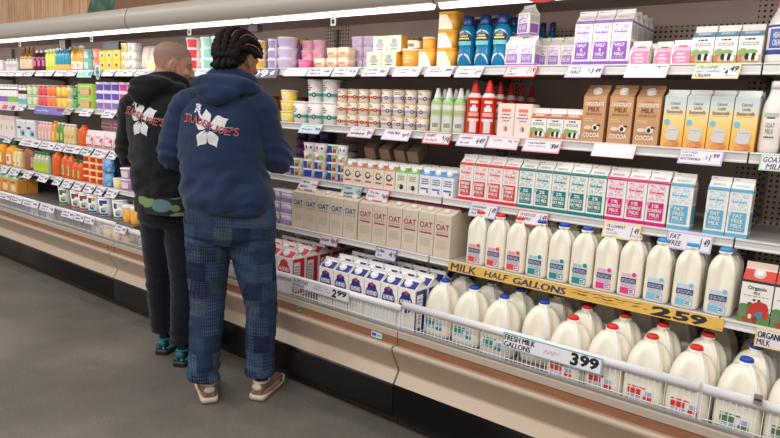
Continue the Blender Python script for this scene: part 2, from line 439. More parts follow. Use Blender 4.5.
def P_(s, faces, prints):
    for i, p in enumerate(prints):
        k, fc = p[0], faces[p[1]]; N = fc[1].cross(fc[2]).normalized() * (.00016 * i); fc = (fc[0] + N, fc[1], fc[2])
        if k == 'r': s.prect(fc, *p[2:6], p[6])
        elif k == 't': s.ptext(fc, *p[2:6], p[6], p[7], bold=p[8] if len(p) > 8 else .02)
        elif k == 'e': s.pell(fc, *p[2:6], p[6], lift=.0004)
        elif k == 'p': s.ppoly(fc, p[2], p[3], lift=.0003)
        elif k == 's':      # rows of unreadable small print
            u0, v0, u1, v1, n, mt = p[2:8]
            rs = random.Random(n)
            for i in range(n):
                v = v1 - (v1 - v0) * (i + .15) / n; u = u0
                while u < u1 - .02:
                    w = rs.uniform(.05, .16); s.prect((fc[0] + Vector((0, 0, 0)), fc[1], fc[2]), u, v - (v1 - v0) / n * .55, min(u + w, u1), v, mt); u += w + .035
def faces_of(w, d, h, e=.0005):
    return {'F': frame((-w / 2, -e, 0), (w, 0, 0), (0, 0, h)), 'R': frame((w / 2 + e, 0, 0), (0, d, 0), (0, 0, h)), 'L': frame((-w / 2 - e, d, 0), (0, -d, 0), (0, 0, h))}
def gable(w, d, hs, hr, cr, body, roof, prints=(), cap=None, capu=.5, tilt=0):
    s = MB(); a = w / 2; y2 = d / 2
    c = [(-a, 0, 0), (a, 0, 0), (a, d, 0), (-a, d, 0)]; t = [(x, y, hs) for x, y, _ in c]
    s.poly(c[::-1], body)
    for i in range(4): s.poly([c[i], c[(i + 1) % 4], t[(i + 1) % 4], t[i]], body)
    rl, rrt = (-a * .985, y2, hr), (a * .985, y2, hr); il, ir = (-a * .45, y2, hr - .004), (a * .45, y2, hr - .004)
    s.poly([t[0], t[1], rrt, rl], roof); s.poly([t[2], t[3], rl, rrt], roof)
    s.poly([t[1], t[2], ir], roof); s.poly([t[1], ir, rrt], roof); s.poly([t[2], rrt, ir], roof)
    s.poly([t[3], t[0], il], roof); s.poly([t[3], il, rl], roof); s.poly([t[0], rl, il], roof)
    s.box(-a * .985, a * .985, y2 - .002, y2 + .002, hr - .001, hr + cr, roof)
    f = faces_of(w, d, hs); V = Vector((0, y2, hr - hs)); N = Vector((0, -(hr - hs), y2)).normalized() * .0006
    f['T'] = frame(Vector((-a, 0, hs)) + N, (w, 0, 0), V)
    f['C'] = frame((-a, y2 - .0025, hr), (w, 0, 0), (0, 0, cr))
    P_(s, f, prints)
    parts = [('carton_body', s, None)]
    if cap:
        k = MB(); ct, cr_ = cap
        k.lathe([(cr_ * 1.12, -.003), (cr_ * 1.12, .002), (cr_, .002), (cr_, .011), (cr_ * .9, .0125), (.001, .0125)], ct, 18)
        q = Vector((0, 0, 1)).rotation_difference(N.normalized()).to_matrix()
        o = Vector((-a, 0, hs)) + Vector((w, 0, 0)) * capu + V * .5
        k.v = [tuple(q @ Vector(p) + o) for p in k.v]
        parts.append(('screw_cap', k, None))
    return parts
def cpatch(s, r0, z0, r1, z1, a0, a1, mt, off=.0006, n=8, cx=0, cy=0):
    A = [math.radians(a0 + (a1 - a0) * i / n) for i in range(n + 1)]
    s.loft([[(cx + (r + off) * math.cos(a), cy + (r + off) * math.sin(a), z) for a in A] for r, z in ((r0, z0), (r1, z1))], mt, False, False, True, False)
def tub(w, h, body, lid, prints=(), taper=.84, lidh=.1, n=20, parts=True):
    """round tub; prints: (z0, z1, a0, a1, material), heights as shares, angles about the front (0 = towards the aisle)"""
    r = w / 2 * .96; rb = r * taper; s = MB(); zb = h * (1 - lidh)
    cy = w / 2
    s.lathe([(rb * .96, 0), (rb, .003), (r, zb)], body, n, (0, cy, 0))
    for q in prints:
        z0, z1, a0, a1, mt = q[:5]
        R = lambda z: rb + (r - rb) * z * h / zb
        if len(q) > 5:      # a round mark: z0 height, z1 radius (shares), a0 angle
            pts = []
            for j in range(12):
                zz = z0 + z1 * math.sin(2 * PI * j / 12); a = math.radians(a0 - 90) + z1 * h / r * math.cos(2 * PI * j / 12); pts.append(((R(zz) + .0012 + q[5]) * math.cos(a), cy + (R(zz) + .0012 + q[5]) * math.sin(a), zz * h))
            s.poly(pts, mt)
            continue
        cpatch(s, R(z0), z0 * h, R(z1), z1 * h, a0 - 90, a1 - 90, mt, cy=cy, n=max(3, int((a1 - a0) / 15)))
    k = MB() if parts else s
    k.lathe([(r * .99, zb - .001), (r * 1.04, zb), (r * 1.04, h - .002), (r, h), (.001, h - .0012)], lid, n, (0, cy, 0))
    return [('tub_body', s, None), ('lid', k, None)] if parts else [('tub', s, None)]
def sqtub(w, d, h, body, lid, prints=(), taper=.88, lidh=.1):
    s = MB(); cy = d / 2; zb = h * (1 - lidh); rad = w * .18
    s.loft([rr(w * taper * .95, d * taper, rad, 0, cx=0, cy=cy), rr(w * .95, d * .95, rad, zb, cx=0, cy=cy)], body)
    e = .0008
    f = {'F': frame((-w * taper * .475, cy - d * taper / 2 - e, 0), (w * taper * .95, 0, 0), (0, -d * (.95 - taper) / 2, zb))}
    P_(s, f, prints)
    k = MB(); k.loft([rr(w * .97, d * .97, rad, zb - .001, cy=cy), rr(w * .99, d * .99, rad, zb, cy=cy), rr(w * .99, d * .99, rad, h - .002, cy=cy), rr(w * .96, d * .96, rad, h, cy=cy)], lid)
    return [('tub_body', s, None), ('lid', k, None)]
def bottle(w, h, body, cap, labels=(), sh=.62, nr=.34, cr=.38, cz=.9, n=16, parts=True, bulge=0):
    """labels: (z0 share, z1 share, a0, a1, material)"""
    r = w / 2 * .97; s = MB(); cy = w / 2
    prof = [(r * .86, 0), (r * .97, .006), (r, .02), (r * (1 - bulge), sh * h * .5), (r, sh * h)]
    for t in (.25, .5, .75, 1): prof.append((r + (r * nr - r) * (1 - math.cos(t * PI)) / 2, sh * h + (cz - .02 - sh) * h * t))
    prof += [(r * nr, h * cz + .002)]
    s.lathe(prof, body, n, (0, cy, 0))
    for z0, z1, a0, a1, mt in labels: cpatch(s, r, z0 * h, r, z1 * h, a0 - 90, a1 - 90, mt, cy=cy, n=max(3, int((a1 - a0) / 15)))
    k = MB() if parts else s
    k.lathe([(r * cr, h * (cz - .015)), (r * cr, h * .99), (r * cr * .9, h), (.0005, h)], cap, n, (0, cy, 0))
    return [('bottle_body', s, None), ('cap', k, None)] if parts else [('bottle', s, None)]
def spray(w, h, body, dome, noz, labels=()):
    r = w / 2 * .97; s = MB(); cy = w / 2
    s.lathe([(r * .96, 0), (r, .004), (r, h * .66), (r * 1.02, h * .665), (r, h * .675)], body, 18, (0, cy, 0))
    for z0, z1, a0, a1, mt in labels: cpatch(s, r, z0 * h, r, z1 * h, a0 - 90, a1 - 90, mt, cy=cy)
    d = MB(); d.lathe([(r * .98, h * .67), (r * .9, h * .71), (r * .62, h * .76), (r * .58, h * .775)], dome, 18, (0, cy, 0))
    k = MB(); k.lathe([(r * .62, h * .76), (r * .6, h * .79), (r * .42, h * .9), (r * .3, h * .975), (r * .25, h), (.0005, h)], noz, 16, (0, cy, 0))
    return [('can_body', s, None), ('shoulder', d, None), ('nozzle_cap', k, None)]
def carton_box(w, d, h, body, prints=(), side=None, top=None):
    s = MB(); s.box(-w / 2, w / 2, 0, d, 0, h, body); e = .0004
    if side: s.prect(frame((w / 2 + e, 0, 0), (0, d, 0), (0, 0, h)), 0, 0, 1, 1, side); s.prect(frame((-w / 2 - e, d, 0), (0, -d, 0), (0, 0, h)), 0, 0, 1, 1, side)
    if top: s.prect(frame((-w / 2, 0, h + e), (w, 0, 0), (0, d, 0)), 0, 0, 1, 1, top)
    P_(s, faces_of(w, d, h), prints); return [('box', s, None)]
def slant(w, d, hf, hb, body, flap, prints, cap):
    """tall carton whose top slopes from a high back fold down to the front"""
    s = MB(); a = w / 2
    s.poly([(-a, 0, 0), (-a, d, 0), (a, d, 0), (a, 0, 0)], body)
    s.poly([(-a, 0, 0), (a, 0, 0), (a, 0, hf), (-a, 0, hf)], body); s.poly([(a, d, 0), (-a, d, 0), (-a, d, hb), (a, d, hb)], body)
    s.poly([(a, 0, 0), (a, d, 0), (a, d, hb), (a, 0, hf)], body); s.poly([(-a, d, 0), (-a, 0, 0), (-a, 0, hf), (-a, d, hb)], body)
    s.poly([(-a, 0, hf), (a, 0, hf), (a, d, hb), (-a, d, hb)], body)
    s.box(-a, a, d * .80, d, hb - .003, hb + .006, flap)
    P_(s, faces_of(w, d, hf), prints)
    k = MB(); k.lathe([(.016, -.002), (.016, .006), (.0145, .013), (.001, .014)], cap, 18)
    N = Vector((0, -(hb - hf), d)).normalized(); q = Vector((0, 0, 1)).rotation_difference(N).to_matrix(); o = Vector((0, d * .38, hf + (hb - hf) * .38 + .001))
    k.v = [tuple(q @ Vector(p) + o) for p in k.v]
    return [('carton_body', s, None), ('screw_cap', k, None)]
def pouch(w, d, h, body, prints=()):
    s = MB(); cy = d / 2
    s.loft([rr(w * .9, d * .8, .01, 0, cy=cy), rr(w * .96, d, .02, h * .2, cy=cy), rr(w * .97, d * .86, .02, h * .55, cy=cy), rr(w, d * .35, .004, h * .88, cy=cy), rr(w, .004, .002, h, cy=cy)], body)
    f = {'F': frame((-w / 2, -.001, 0), (w, 0, 0), (0, d * .14, h))}
    P_(s, f, prints); return [('pouch', s, None)]

MILKP = mat((240, 234, 218), .32, noise_amt=.02, sss=.15)
def jug(w, h, hb, cap, label, hand):
    """plastic milk jug with a moulded handle; hb is where the shoulder starts; hand = angle of the handle from the front"""
    s = MB(); cy = w / 2; n = 40; ah = math.radians(hand - 90)
    prof = [(.92, 0, .3), (.985, .006, .3), (1, .02, .3), (1, hb * .5, .3), (1.0, hb, .32)]
    zt = h - .024; px_ = 2.7 if w > .13 else 2.3
    for t in (.1, .2, .3, .4, .5, .6, .7, .8, .88, .95, 1): prof.append(((.32 + .68 * (1 - t ** 2.4) ** .6 if w > .13 else .36 + .64 * (1 - t ** 2.3) ** .72), hb + (zt - hb) * t, .32 + .18 * t))
    nk = .0225 / (w / 2)
    prof += [(nk, zt + .004, .5), (nk, h - .012, .5)]
    rings = []; ar = math.radians(hand - 90 - (34 if w > .13 else 36)); zc = hb + (zt - hb) * .40; zr = (zt - hb) * (.62 if w > .13 else .8)
    for k, z, rc in prof:
        pw = 2 + (.5 - rc) / .18 * 2.4; ring = []; out = []
        for j in range(56):
            a = 2 * PI * j / 56; q = w * k / 2 / (abs(math.cos(a)) ** pw + abs(math.sin(a)) ** pw) ** (1 / pw); ring.append((q * math.cos(a), cy + q * math.sin(a), z))
        for x, y, zz in ring:
            a = math.atan2(y - cy, x); da = abs((a - ar + PI) % (2 * PI) - PI); db = abs((a - 2 * ah + ar + PI) % (2 * PI) - PI)
            g = max(0., 1 - ((z - zc) / zr) ** 2)
            dent = min((.30 if w > .13 else .42) * g ** .7 * math.exp(-(da / .40) ** 4) + .24 * g ** .7 * math.exp(-(db / .34) ** 4), .44) if g > 0 else 0
            f = 1 - dent; out.append((x * f, cy + (y - cy) * f, zz))
        rings.append(out)
    s.loft(rings, MILKP)
    hp = []; kk = prof[4:-2]
    for k, z, rc in kk:
        co_ = [(math.hypot(x, y - cy), abs((math.atan2(y - cy, x) - ah + PI) % (2 * PI) - PI)) for x, y, _ in rr(w * k, w * k, w * k * rc, z, 9, 0, cy)]
        r0 = min(co_, key=lambda q: q[1])[0] - w * .045
        hp.append((r0 * math.cos(ah), cy + r0 * math.sin(ah), z))
    s.tube(hp, [(w * .055, w * .075)] * len(hp), MILKP, 10)
    c = MB(); cr = .0195
    c.lathe([(cr, h - .018), (cr * 1.02, h - .016), (cr * 1.02, h - .003), (cr * .93, h), (.0005, h)], cap, 22, (0, cy, 0))
    for i in range(22):
        a = 2 * PI * i / 22; c.box(cr * 1.02 * math.cos(a) - .0008, cr * 1.02 * math.cos(a) + .0008, cy + cr * 1.02 * math.sin(a) - .0008, cy + cr * 1.02 * math.sin(a) + .0008, h - .016, h - .004, cap)
    l = MB(); f = {'F': frame((-w / 2, -.0009, 0), (w, 0, 0), (0, 0, hb))}; P_(l, f, label)
    return [('jug_body', s, None), ('screw_cap', c, None), ('label', l, None)]

LABELS = {}
def place(name, cat, parts_or_proto, loc, label, group=None, **k):
    p = parts_or_proto if isinstance(parts_or_proto, Proto) else Proto(name, cat, parts_or_proto)
    p.put(loc, label, group, **k); return p
WCAP = {'juice_bottle': .112, 'canister': .09, 'fruit_jar': .085, 'yogurt_tub': .125, 'yogurt_cup': .12, 'cheese_tub': .13, 'dressing_bottle': .075, 'snack_box': .24, 'shake_bottle': .05, 'yogurt_drink': .06}
def row(name, cat, build, pa, pb, n, sh, desc, where, y=None, levs=1, h=0, back=0, dy=.1, group=None, fill=.96, z0=0, jit=.0, xs=None, wm=None, rz=0, rj=0):
    """n things side by side from column pa to pb of the photograph on shelf sh; build(width, level) -> parts"""
    yy = y if y is not None else SH[sh][3]; z = SH[sh][2] + z0 + .0008
    if xs is None:
        yq = yy + .045 if pb < 145 else yy
        xa, xb = X(pa, yq, z + .02), X(pb, yq, z + .02); pit = (xb - xa) / n; cs = [xa + pit * (i + .5) for i in range(n)]
    else:
        cs = [(X(a, yy, z + .02) + X(b, yy, z + .02)) / 2 for a, b in xs]; pit = min(X(b, yy, z + .02) - X(a, yy, z + .02) for a, b in xs)
    n = len(cs); protos = [Proto(name, cat, build(min(pit * fill, wm or WCAP.get(name, 9)), k)) for k in range(levs)]
    rs = random.Random(int(pa or 0) + sh * 1000); g = group or (desc + 's')
    for b in range(back + 1):
        for i, x in enumerate(cs):
            for k in range(levs):
                o = nth(i, n)
                if levs > 1:
                    st = (o + ' stack' if o and o.endswith('most') else (o.split()[0] + ' stack from left' if o else 'its stack'))
                    lab = '%s, %s in %s, %s' % (desc, lev_word(k, levs) if levs < 5 else ORD[k] + ' up', st, where)
                else:
                    lab = '%s, %s, %s' % (desc, o, where) if o else '%s, %s' % (desc, where)
                if b:
                    bw = '' if b == 1 else ORD[b - 1]
                    lab = '%s, %s %s, %s' % (desc, (bw + ' behind').strip(), o if o else 'the front one', where)
                    if levs > 1: lab = '%s, %s up in row %s behind %s, %s' % (desc, ORD[k], ORD[b - 1], o or 'front', where)
                hw = min(pit * fill, wm or WCAP.get(name, 9)) / 2; tz = math.radians(rz + rs.uniform(-rj, rj))
                protos[min(k, len(protos) - 1)].put((x + hw * math.sin(tz), yy + b * dy + hw * (1 - math.cos(tz)), z + (h + .0006) * k), lab, g, rz=tz)
    return cs
# ------------------------------------------------------------------ top shelf
LID = mat((240, 238, 240), .4, noise_amt=.01)
def one(f): return lambda w, k: f(w)
def bt(h, body, cap, labels=(), **kw): return lambda w, k: bottle(w, h, body, cap, labels, parts=kw.pop('parts', False) if 'parts' in kw else False, **kw)
def tb(h, body, lid, prints=(), **kw): return lambda w, k: tub(w, h, body, lid, prints, **kw)
PW = M(232, 222, 224)
row('canister', 'canister', lambda w, k: tub(w, .105, M(238, 216, 218), LID, [(.2, .5, -50, 50, M(248, 232, 232))], .97), -1, 8, 1, 1, 'pale pink round canister', 'far left end of top shelf')
row('shake_bottle', 'bottle', lambda w, k: bottle(w, .115, PW, LID, [(.3, .6, -60, 60, M(196, 190, 200))], sh=.7, parts=False), 9.5, 21, 4, 1, 'small white bottle', 'beside the pink canister')
row('juice_bottle', 'bottle', lambda w, k: bottle(w, .215, mat((146, 98, 44), .2), M(170, 140, 96), [(.1, .5, -60, 60, M(214, 196, 160))], sh=.55, nr=.3, parts=True), 23.5, 36, 3, 1, 'tall amber bottle', 'left part of top shelf')
row('juice_bottle', 'bottle', lambda w, k: bottle(w, .18, mat((84, 24, 56), .2), LID, [(.22, .5, -35, 35, M(232, 96, 140))], parts=True), 37, 50, 3, 1, 'dark purple juice bottle with pink label', 'top shelf')
row('juice_bottle', 'bottle', lambda w, k: bottle(w, .185, mat((202, 214, 62), .25), LID, [(.2, .55, -40, 40, M(224, 228, 120))], sh=.72, cr=.6, nr=.55, parts=True), 50, 59.5, 3, 1, 'lime green juice bottle', 'top shelf')
row('juice_bottle', 'bottle', lambda w, k: bottle(w, .19, mat((44, 146, 178), .25), LID, [(.04, .26, -90, 90, M(244, 190, 80))], sh=.72, cr=.6, nr=.55, parts=True), 59.5, 74, 4, 1, 'blue juice bottle with yellow base', 'top shelf')
row('juice_bottle', 'bottle', lambda w, k: bottle(w, .2, mat((240, 176, 60), .25), LID, [(.06, .36, -60, 60, M(246, 236, 220)), (.12, .28, -22, 22, M(150, 84, 40))], sh=.72, cr=.62, nr=.55, parts=True), 74.5, 86, 2, 1, 'orange juice bottle with white label', 'top shelf')
row('cheese_tub', 'tub', tb(.082, M(120, 184, 174), M(150, 200, 194), [(.15, .8, -35, 35, M(206, 226, 222))]), 85, 94, 1, 1, 'teal tub', 'top shelf beside coral tubs', levs=2, h=.082)
row('cheese_tub', 'tub', tb(.082, M(238, 120, 104), M(244, 140, 122), [(.2, .8, -30, 30, M(250, 178, 160))]), 94, 104.5, 1, 1, 'coral red tub', 'top shelf left of yellow boxes', levs=2, h=.082)
def ybox(w, k): return carton_box(w, .09, .073, M(250, 196, 52), [('e', 'F', .5, .52, .25, .3, M(238, 226, 190)), ('e', 'F', .5, .5, .17, .2, M(96, 74, 88))], top=M(244, 188, 60))
row('cracker_box', 'box', ybox, 104.5, 126, 3, 1, 'yellow box with round picture', 'top shelf', levs=2, h=.073)
x0, x1 = X(108, 2.545, 1.8), X(124, 2.545, 1.8)
place('tray', 'tray', [('tray', MB().box(0, x1 - x0, 0, .09, 0, .062, M(30, 38, 34)), None)], (x0, 2.502, 1.648 + .1485), 'dark green black tray on top of the yellow boxes', None)
row('cheese_tub', 'tub', lambda w, k: sqtub(w, .08, .064, M(250, 240, 196) if k < 2 else M(248, 222, 130), LID, [('e', 'F', .5, .5, .2, .24, M(170, 160, 150))]), 126, 132, 1, 1, 'cream square tub', 'top shelf right of yellow boxes', levs=3, h=.064)
row('cheese_tub', 'tub', lambda w, k: sqtub(w, .08, .064, M(244, 240, 230), LID, [('e', 'F', .5, .5, .2, .26, M(176, 170, 160))]), 132, 140, 1, 1, 'white square tub', 'top shelf left of beige pouches', levs=3, h=.064)
row('tea_pouch', 'pouch', lambda w, k: pouch(w, .07, .17, toile((186, 168, 150), (228, 216, 204), 60), []), 140, 162, 3, 1, 'crinkled beige pouch', 'top shelf beside the shaved head', y=2.53)
row('cracker_box', 'box', lambda w, k: carton_box(w, .03, .062, M(246, 232, 176), [('r', 'F', .75, 0, 1, 1, M(30, 110, 180))]), 146, 160, 1, 1, 'small cream box with blue end', 'in front of the beige pouches', y=2.495)
row('cheese_tub', 'tub', tb(.068, M(240, 226, 226), LID, [(.1, .85, -5, 60, M(226, 60, 60))]), 181, 194, 1, 1, 'white tub with red label', "top shelf between shoppers' heads", levs=3, h=.068)
row('cheese_tub', 'tub', tb(.068, M(238, 242, 236), LID, [(.1, .85, 15, 80, M(150, 214, 200)), (.5, .7, -30, -10, M(240, 170, 120))]), 196, 218, 2, 1, 'white tub with mint label', "between shoppers' heads", levs=3, h=.068)
# centre of the top shelf
LIL = M(206, 190, 226); LILD = M(176, 154, 204)
row('dip_tub', 'tub', tb(.055, M(246, 226, 180), LID, [(.1, .8, -10, 70, M(244, 176, 60))]), 250, 260, 1, 1, 'cream tub with orange label', "beside the braided head", levs=3, h=.055)
row('dip_tub', 'tub', tb(.056, M(236, 226, 238), LID, [(.1, .8, -15, 70, LILD)]), 265, 272.5, 1, 1, 'slim lilac tub', 'top shelf', levs=3, h=.056, wm=.078)
row('dip_tub', 'tub', tb(.059, M(228, 216, 236), LID, [(.1, .8, -20, 75, LIL)]), 272, 287, 1, 1, 'wide lilac tub', 'top shelf', levs=3, h=.059)
row('dip_tub', 'tub', tb(.05, M(176, 152, 200), M(196, 180, 214), [(.1, .8, -60, 0, M(220, 206, 228))]), 286, 297, 1, 1, 'deep lilac tub', 'behind hot pink tub', y=2.606, wm=.070, levs=3, h=.05)
row('dip_tub', 'tub', tb(.04, M(226, 150, 60), M(176, 110, 48)), 290, 304, 2, 1, 'small amber tub', 'atop the deep lilac tubs', y=2.66, z0=.15)
SHX = MB()
row('dip_tub', 'tub', tb(.06, M(196, 170, 170), M(150, 130, 130)), 290, 304, 2, 1, 'dark mauve tub', 'below the small amber tubs', y=2.665, levs=1)
for q in range(2): place('dip_tub', 'tub', tub(.07, .09, M(160, 140, 140), M(150, 130, 130)), ((X(290 + 7 * q, 2.66, 1.7) + X(297 + 7 * q, 2.66, 1.7)) / 2, 2.665, 1.708), 'mauve tub holding up the %s small amber tub' % ('left' if q == 0 else 'right'), 'mauve tubs')
row('dip_tub', 'tub', tb(.055, M(246, 190, 206), M(250, 214, 222), [(.25, .65, -35, 35, M(240, 150, 180))]), 297, 320, 2, 1, 'pale pink tub', 'top shelf', y=2.60, levs=3, h=.055)
row('dip_tub', 'tub', tb(.046, M(242, 110, 164), M(246, 140, 184)), 294, 306, 1, 1, 'hot pink tub', 'in front of the pale pink tubs', y=2.495)
row('dip_tub', 'tub', lambda w, k: sqtub(w, w, .05, M(246, 218, 190), M(250, 232, 212), [('r', 'F', .18, .35, .8, .62, M(222, 150, 96))]), 312.5, 324, 1, 1, 'beige dip tub with orange print', 'alone at the pink tubs')
row('dip_tub', 'tub', lambda w, k: sqtub(w, w, .052, M(246, 218, 190), M(250, 232, 212), [('r', 'F', .18, .35, .8, .62, M(222, 150, 96))]), 324.5, 347.5, 2, 1, 'beige dip tub', 'top shelf', levs=2, h=.052)
row('dip_tub', 'tub', lambda w, k: sqtub(w, w, .057, M(226, 208, 236), M(234, 220, 240), [('s', 'F', .2, .3, .8, .75, 3, M(178, 150, 206))]), 349, 373, 2, 1, 'square lilac tub', 'left of butter boxes', y=2.595, levs=3, h=.057)
BOXP = [('r', 'F', .28, .12, .72, .2, M(120, 124, 130)), ('e', 'F', .5, .42, .3, .18, M(176, 178, 178)), ('e', 'F', .5, .68, .2, .14, M(168, 172, 174)), ('s', 'F', .22, .3, .78, .55, 3, M(116, 120, 124))]
row('butter_box', 'box', lambda w, k: carton_box(w, .1, .074, M(250, 240, 200), BOXP, side=M(232, 176, 66)), 366.5, 396, 2, 1, 'cream butter box', 'front of top shelf', y=2.495)
row('butter_box', 'box', lambda w, k: carton_box(w, .09, .078, M(250, 244, 214), BOXP, side=M(232, 176, 66)), 373, 401, 2, 1, 'cream butter box', 'atop the front two', y=2.505, z0=.0755)
row('butter_box', 'box', lambda w, k: carton_box(w, .06, .155, M(214, 150, 40), [('r', 'F', 0, .84, 1, 1, M(120, 84, 24))]), 403, 417, 1, 1, 'tall dark gold box', 'behind the orange tub', y=2.62)
row('margarine_tub', 'tub', lambda w, k: tub(w, .088, M(246, 166, 62), LID, [(.25, .32, -15, 15, M(250, 220, 160)), (.42, .5, -20, 20, M(250, 220, 160)), (.6, .66, -15, 15, M(250, 220, 160))], .94), 396.5, 415.5, 1, 1, 'orange tub with white lid', 'front of top shelf')
def ytub(w, k):
    return sqtub(w, w * .8, .083, M(244, 178, 70), M(240, 176, 42), [('p', 'F', [(.04, .04), (.92, .04), (.86, .3), (.7, .62), (.5, .94), (.04, .94)], M(250, 242, 220)), ('s', 'F', .1, .25, .5, .5, 3, M(160, 140, 110))], taper=.9)
row('margarine_tub', 'tub', ytub, 416, 433, 1, 1, 'yellow lidded tub', 'between orange tub and yellow tower')
row('margarine_tub', 'tub', ytub, 434, 453.5, 1, 1, 'yellow lidded tub', 'beside the blue bottles', levs=3, h=.083)
row('margarine_tub', 'tub', lambda w, k: tub(w, .055, M(246, 170, 70), LID, [], .94), 419, 432, 1, 1, 'small orange tub with white lid', 'atop yellow lidded tub', y=2.502, z0=.0842)
row('margarine_tub', 'tub', lambda w, k: tub(w, .038, M(250, 238, 214), M(240, 214, 170), [(.2, .6, -30, 30, M(140, 130, 120))], .94), 404, 417, 1, 1, 'small cream tub', 'atop orange tub with white lid', y=2.502, z0=.0892)
# blue creamer bottles
BB = mat((14, 122, 168), .22, noise_amt=.04); BCAP = mat((20, 54, 120), .3)
def blueb(w, k):
    r = w / 2 * .98; cy = w / 2; s = MB(); h = .228
    prof = [(r * .9, 0), (r * .97, .006), (r * .97, .05), (r * .9, .075), (r * .9, .095), (r, .12), (r, .15), (r * .86, .168), (r * .6, .182), (r * .56, .19)]
    s.lathe(prof, BB, 22, (0, cy, 0))
    cpatch(s, r * .93, .094, r * .985, .112, -134, -46, mat((120, 206, 214), .3), .003, cy=cy)
    cpatch(s, r * .985, .113, r, .142, -134, -46, M(16, 30, 60), .003, cy=cy)
    for z, a in ((.131, 22), (.120, 30)): cpatch(s, r, z, r, z + .007, -90 - a, -90 + a, M(226, 196, 110), .0045, cy=cy)
    for sg in (-1, 1):
        s.tube([(sg * r * .92 * math.sin(a), cy - r * .99 * math.cos(a) * 1.0, z) for a, z in ((.1, .055), (.5, .046), (.8, .028), (.95, .012))], [.003, .005, .004, .002], M(240, 240, 236), 6)
        s.tube([(sg * r * 1.0 * math.sin(a), cy - r * 1.0 * math.cos(a), z) for a, z in ((.05, .158), (.45, .152), (.85, .138))], [.003, .004, .002], M(236, 242, 244), 6)
    c = MB(); c.lathe([(r * .62, .184), (r * .66, .188), (r * .62, .215), (r * .56, .226), (r * .4, .228), (.0005, .228)], BCAP, 20, (0, cy, 0))
    return [('bottle_body', s, None), ('cap', c, None)]
row('creamer_bottle', 'bottle', blueb, 453, 505, 3, 1, 'curvy bright blue creamer bottle', 'top shelf', back=1, dy=.098, rz=8)
row('creamer_bottle', 'bottle', blueb, 533, 552, 2, 1, 'blue bottle with only its dark cap showing', 'behind purple pints', y=2.80)
# cartons with the printed country scene
def scene_carton(w, d, hs, hr, cr, rgb, words, strip=True, capt=None, light=None):
    c = M(*rgb); li = light or tuple(int(255 - (255 - v) * .45) for v in rgb)
    pr = [('r', 'F', .1, .58, .86, .93, toile(rgb)), ('s', 'F', .16, .72, .8, .78, 1, c), ('r', 'F', .1, .13, .86, .54, c), ('r', 'F', 0, 0, 1, .085, c), ('r', 'R', .12, .13, .9, .54, c), ('r', 'R', 0, 0, 1, .085, c), ('s', 'R', .14, .6, .9, .9, 7, M(160, 156, 160)),
          ('s', 'C', .1, .3, .3, .7, 1, M(150, 146, 140)), ('e', 'F', .1, .5, .09, .05, M(*li))]
    if strip: pr += [('r', 'F', 0, .965, 1, 1.0, c), ('r', 'R', 0, .965, 1, 1.0, c), ('s', 'T', .2, .35, .8, .6, 2, M(*li)), ('r', 'T', 0, 0, 1, .12, c)]
    n = len(words); top, bot = .515, .2
    for i, (t, wd) in enumerate(words):
        st = (top - bot) / n; pr.append(('t', 'F', .48 - wd / 2, top - st * (i + .9), .48 + wd / 2, top - st * (i + .12), t, WHITE, .03))
    pr.append(('s', 'F', .2, .15, .76, .19, 1, M(*li)))
    return gable(w, d, hs, hr, cr, CARD, CARD, pr, cap=capt)
def pint(w, k): return scene_carton(w, .062, .092, .118, .01, (150, 98, 196), [('HALF & HALF', .6)], strip=False)
row('cream_carton', 'carton', pint, 504.5, 534, 2, 1, 'short purple half and half carton', 'beside the blue bottles')
pp = Proto('cream_carton', 'carton', pint(.066, 0))
pp.put(((X(502.5, 2.5, 1.7) + X(533, 2.5, 1.7)) / 2 + .014, 2.505, 1.648 + .1285), 'short purple half and half carton standing on top of the other two', 'short purple half and half cartons', rz=math.radians(-18))
row('cream_carton', 'carton', pint, 534, 573, 3, 1, 'short purple half and half carton', 'left of tall cartons', y=2.585, back=1, dy=.066)
row('cream_carton', 'carton', lambda w, k: scene_carton(w, .072, .166, .2, .014, (142, 84, 186), [('HALF', .5), ('&', .14), ('HALF', .5)]), 572, 628.5, 3, 1, 'tall purple half and half carton', 'top shelf', back=3, dy=.074)
def pinkc(w, k):
    pk = M(246, 132, 178)
    return gable(w, .07, .052, .078, .012, CARD, CARD, [('p', 'F', [(.1, .05), (1, .05), (1, .95), (.2, .95), (.06, .6)], pk), ('t', 'F', .3, .62, .75, .8, 'HEAVY', WHITE), ('t', 'F', .22, .36, .82, .54, 'WHIPPING', WHITE), ('t', 'F', .3, .12, .75, .3, 'CREAM', WHITE), ('r', 'T', .1, 0, .95, .55, M(248, 186, 206)), ('r', 'T', .32, .4, .76, .62, M(206, 50, 60))])
for k, (a, b, yy, w) in enumerate(((628.5, 648, 2.50, 'leftmost, beside the tall purple cartons'), (653, 670, 2.53, 'the middle one, set a little back'), (670, 690, 2.50, 'rightmost, beside the organic cream'))):
    row('cream_carton', 'carton', pinkc, a, b, 1, 1, 'small pink whipping cream carton', w, y=yy, back=1 if k == 0 else 0, dy=.072, group='small pink whipping cream cartons')
COWG = M(142, 172, 108)
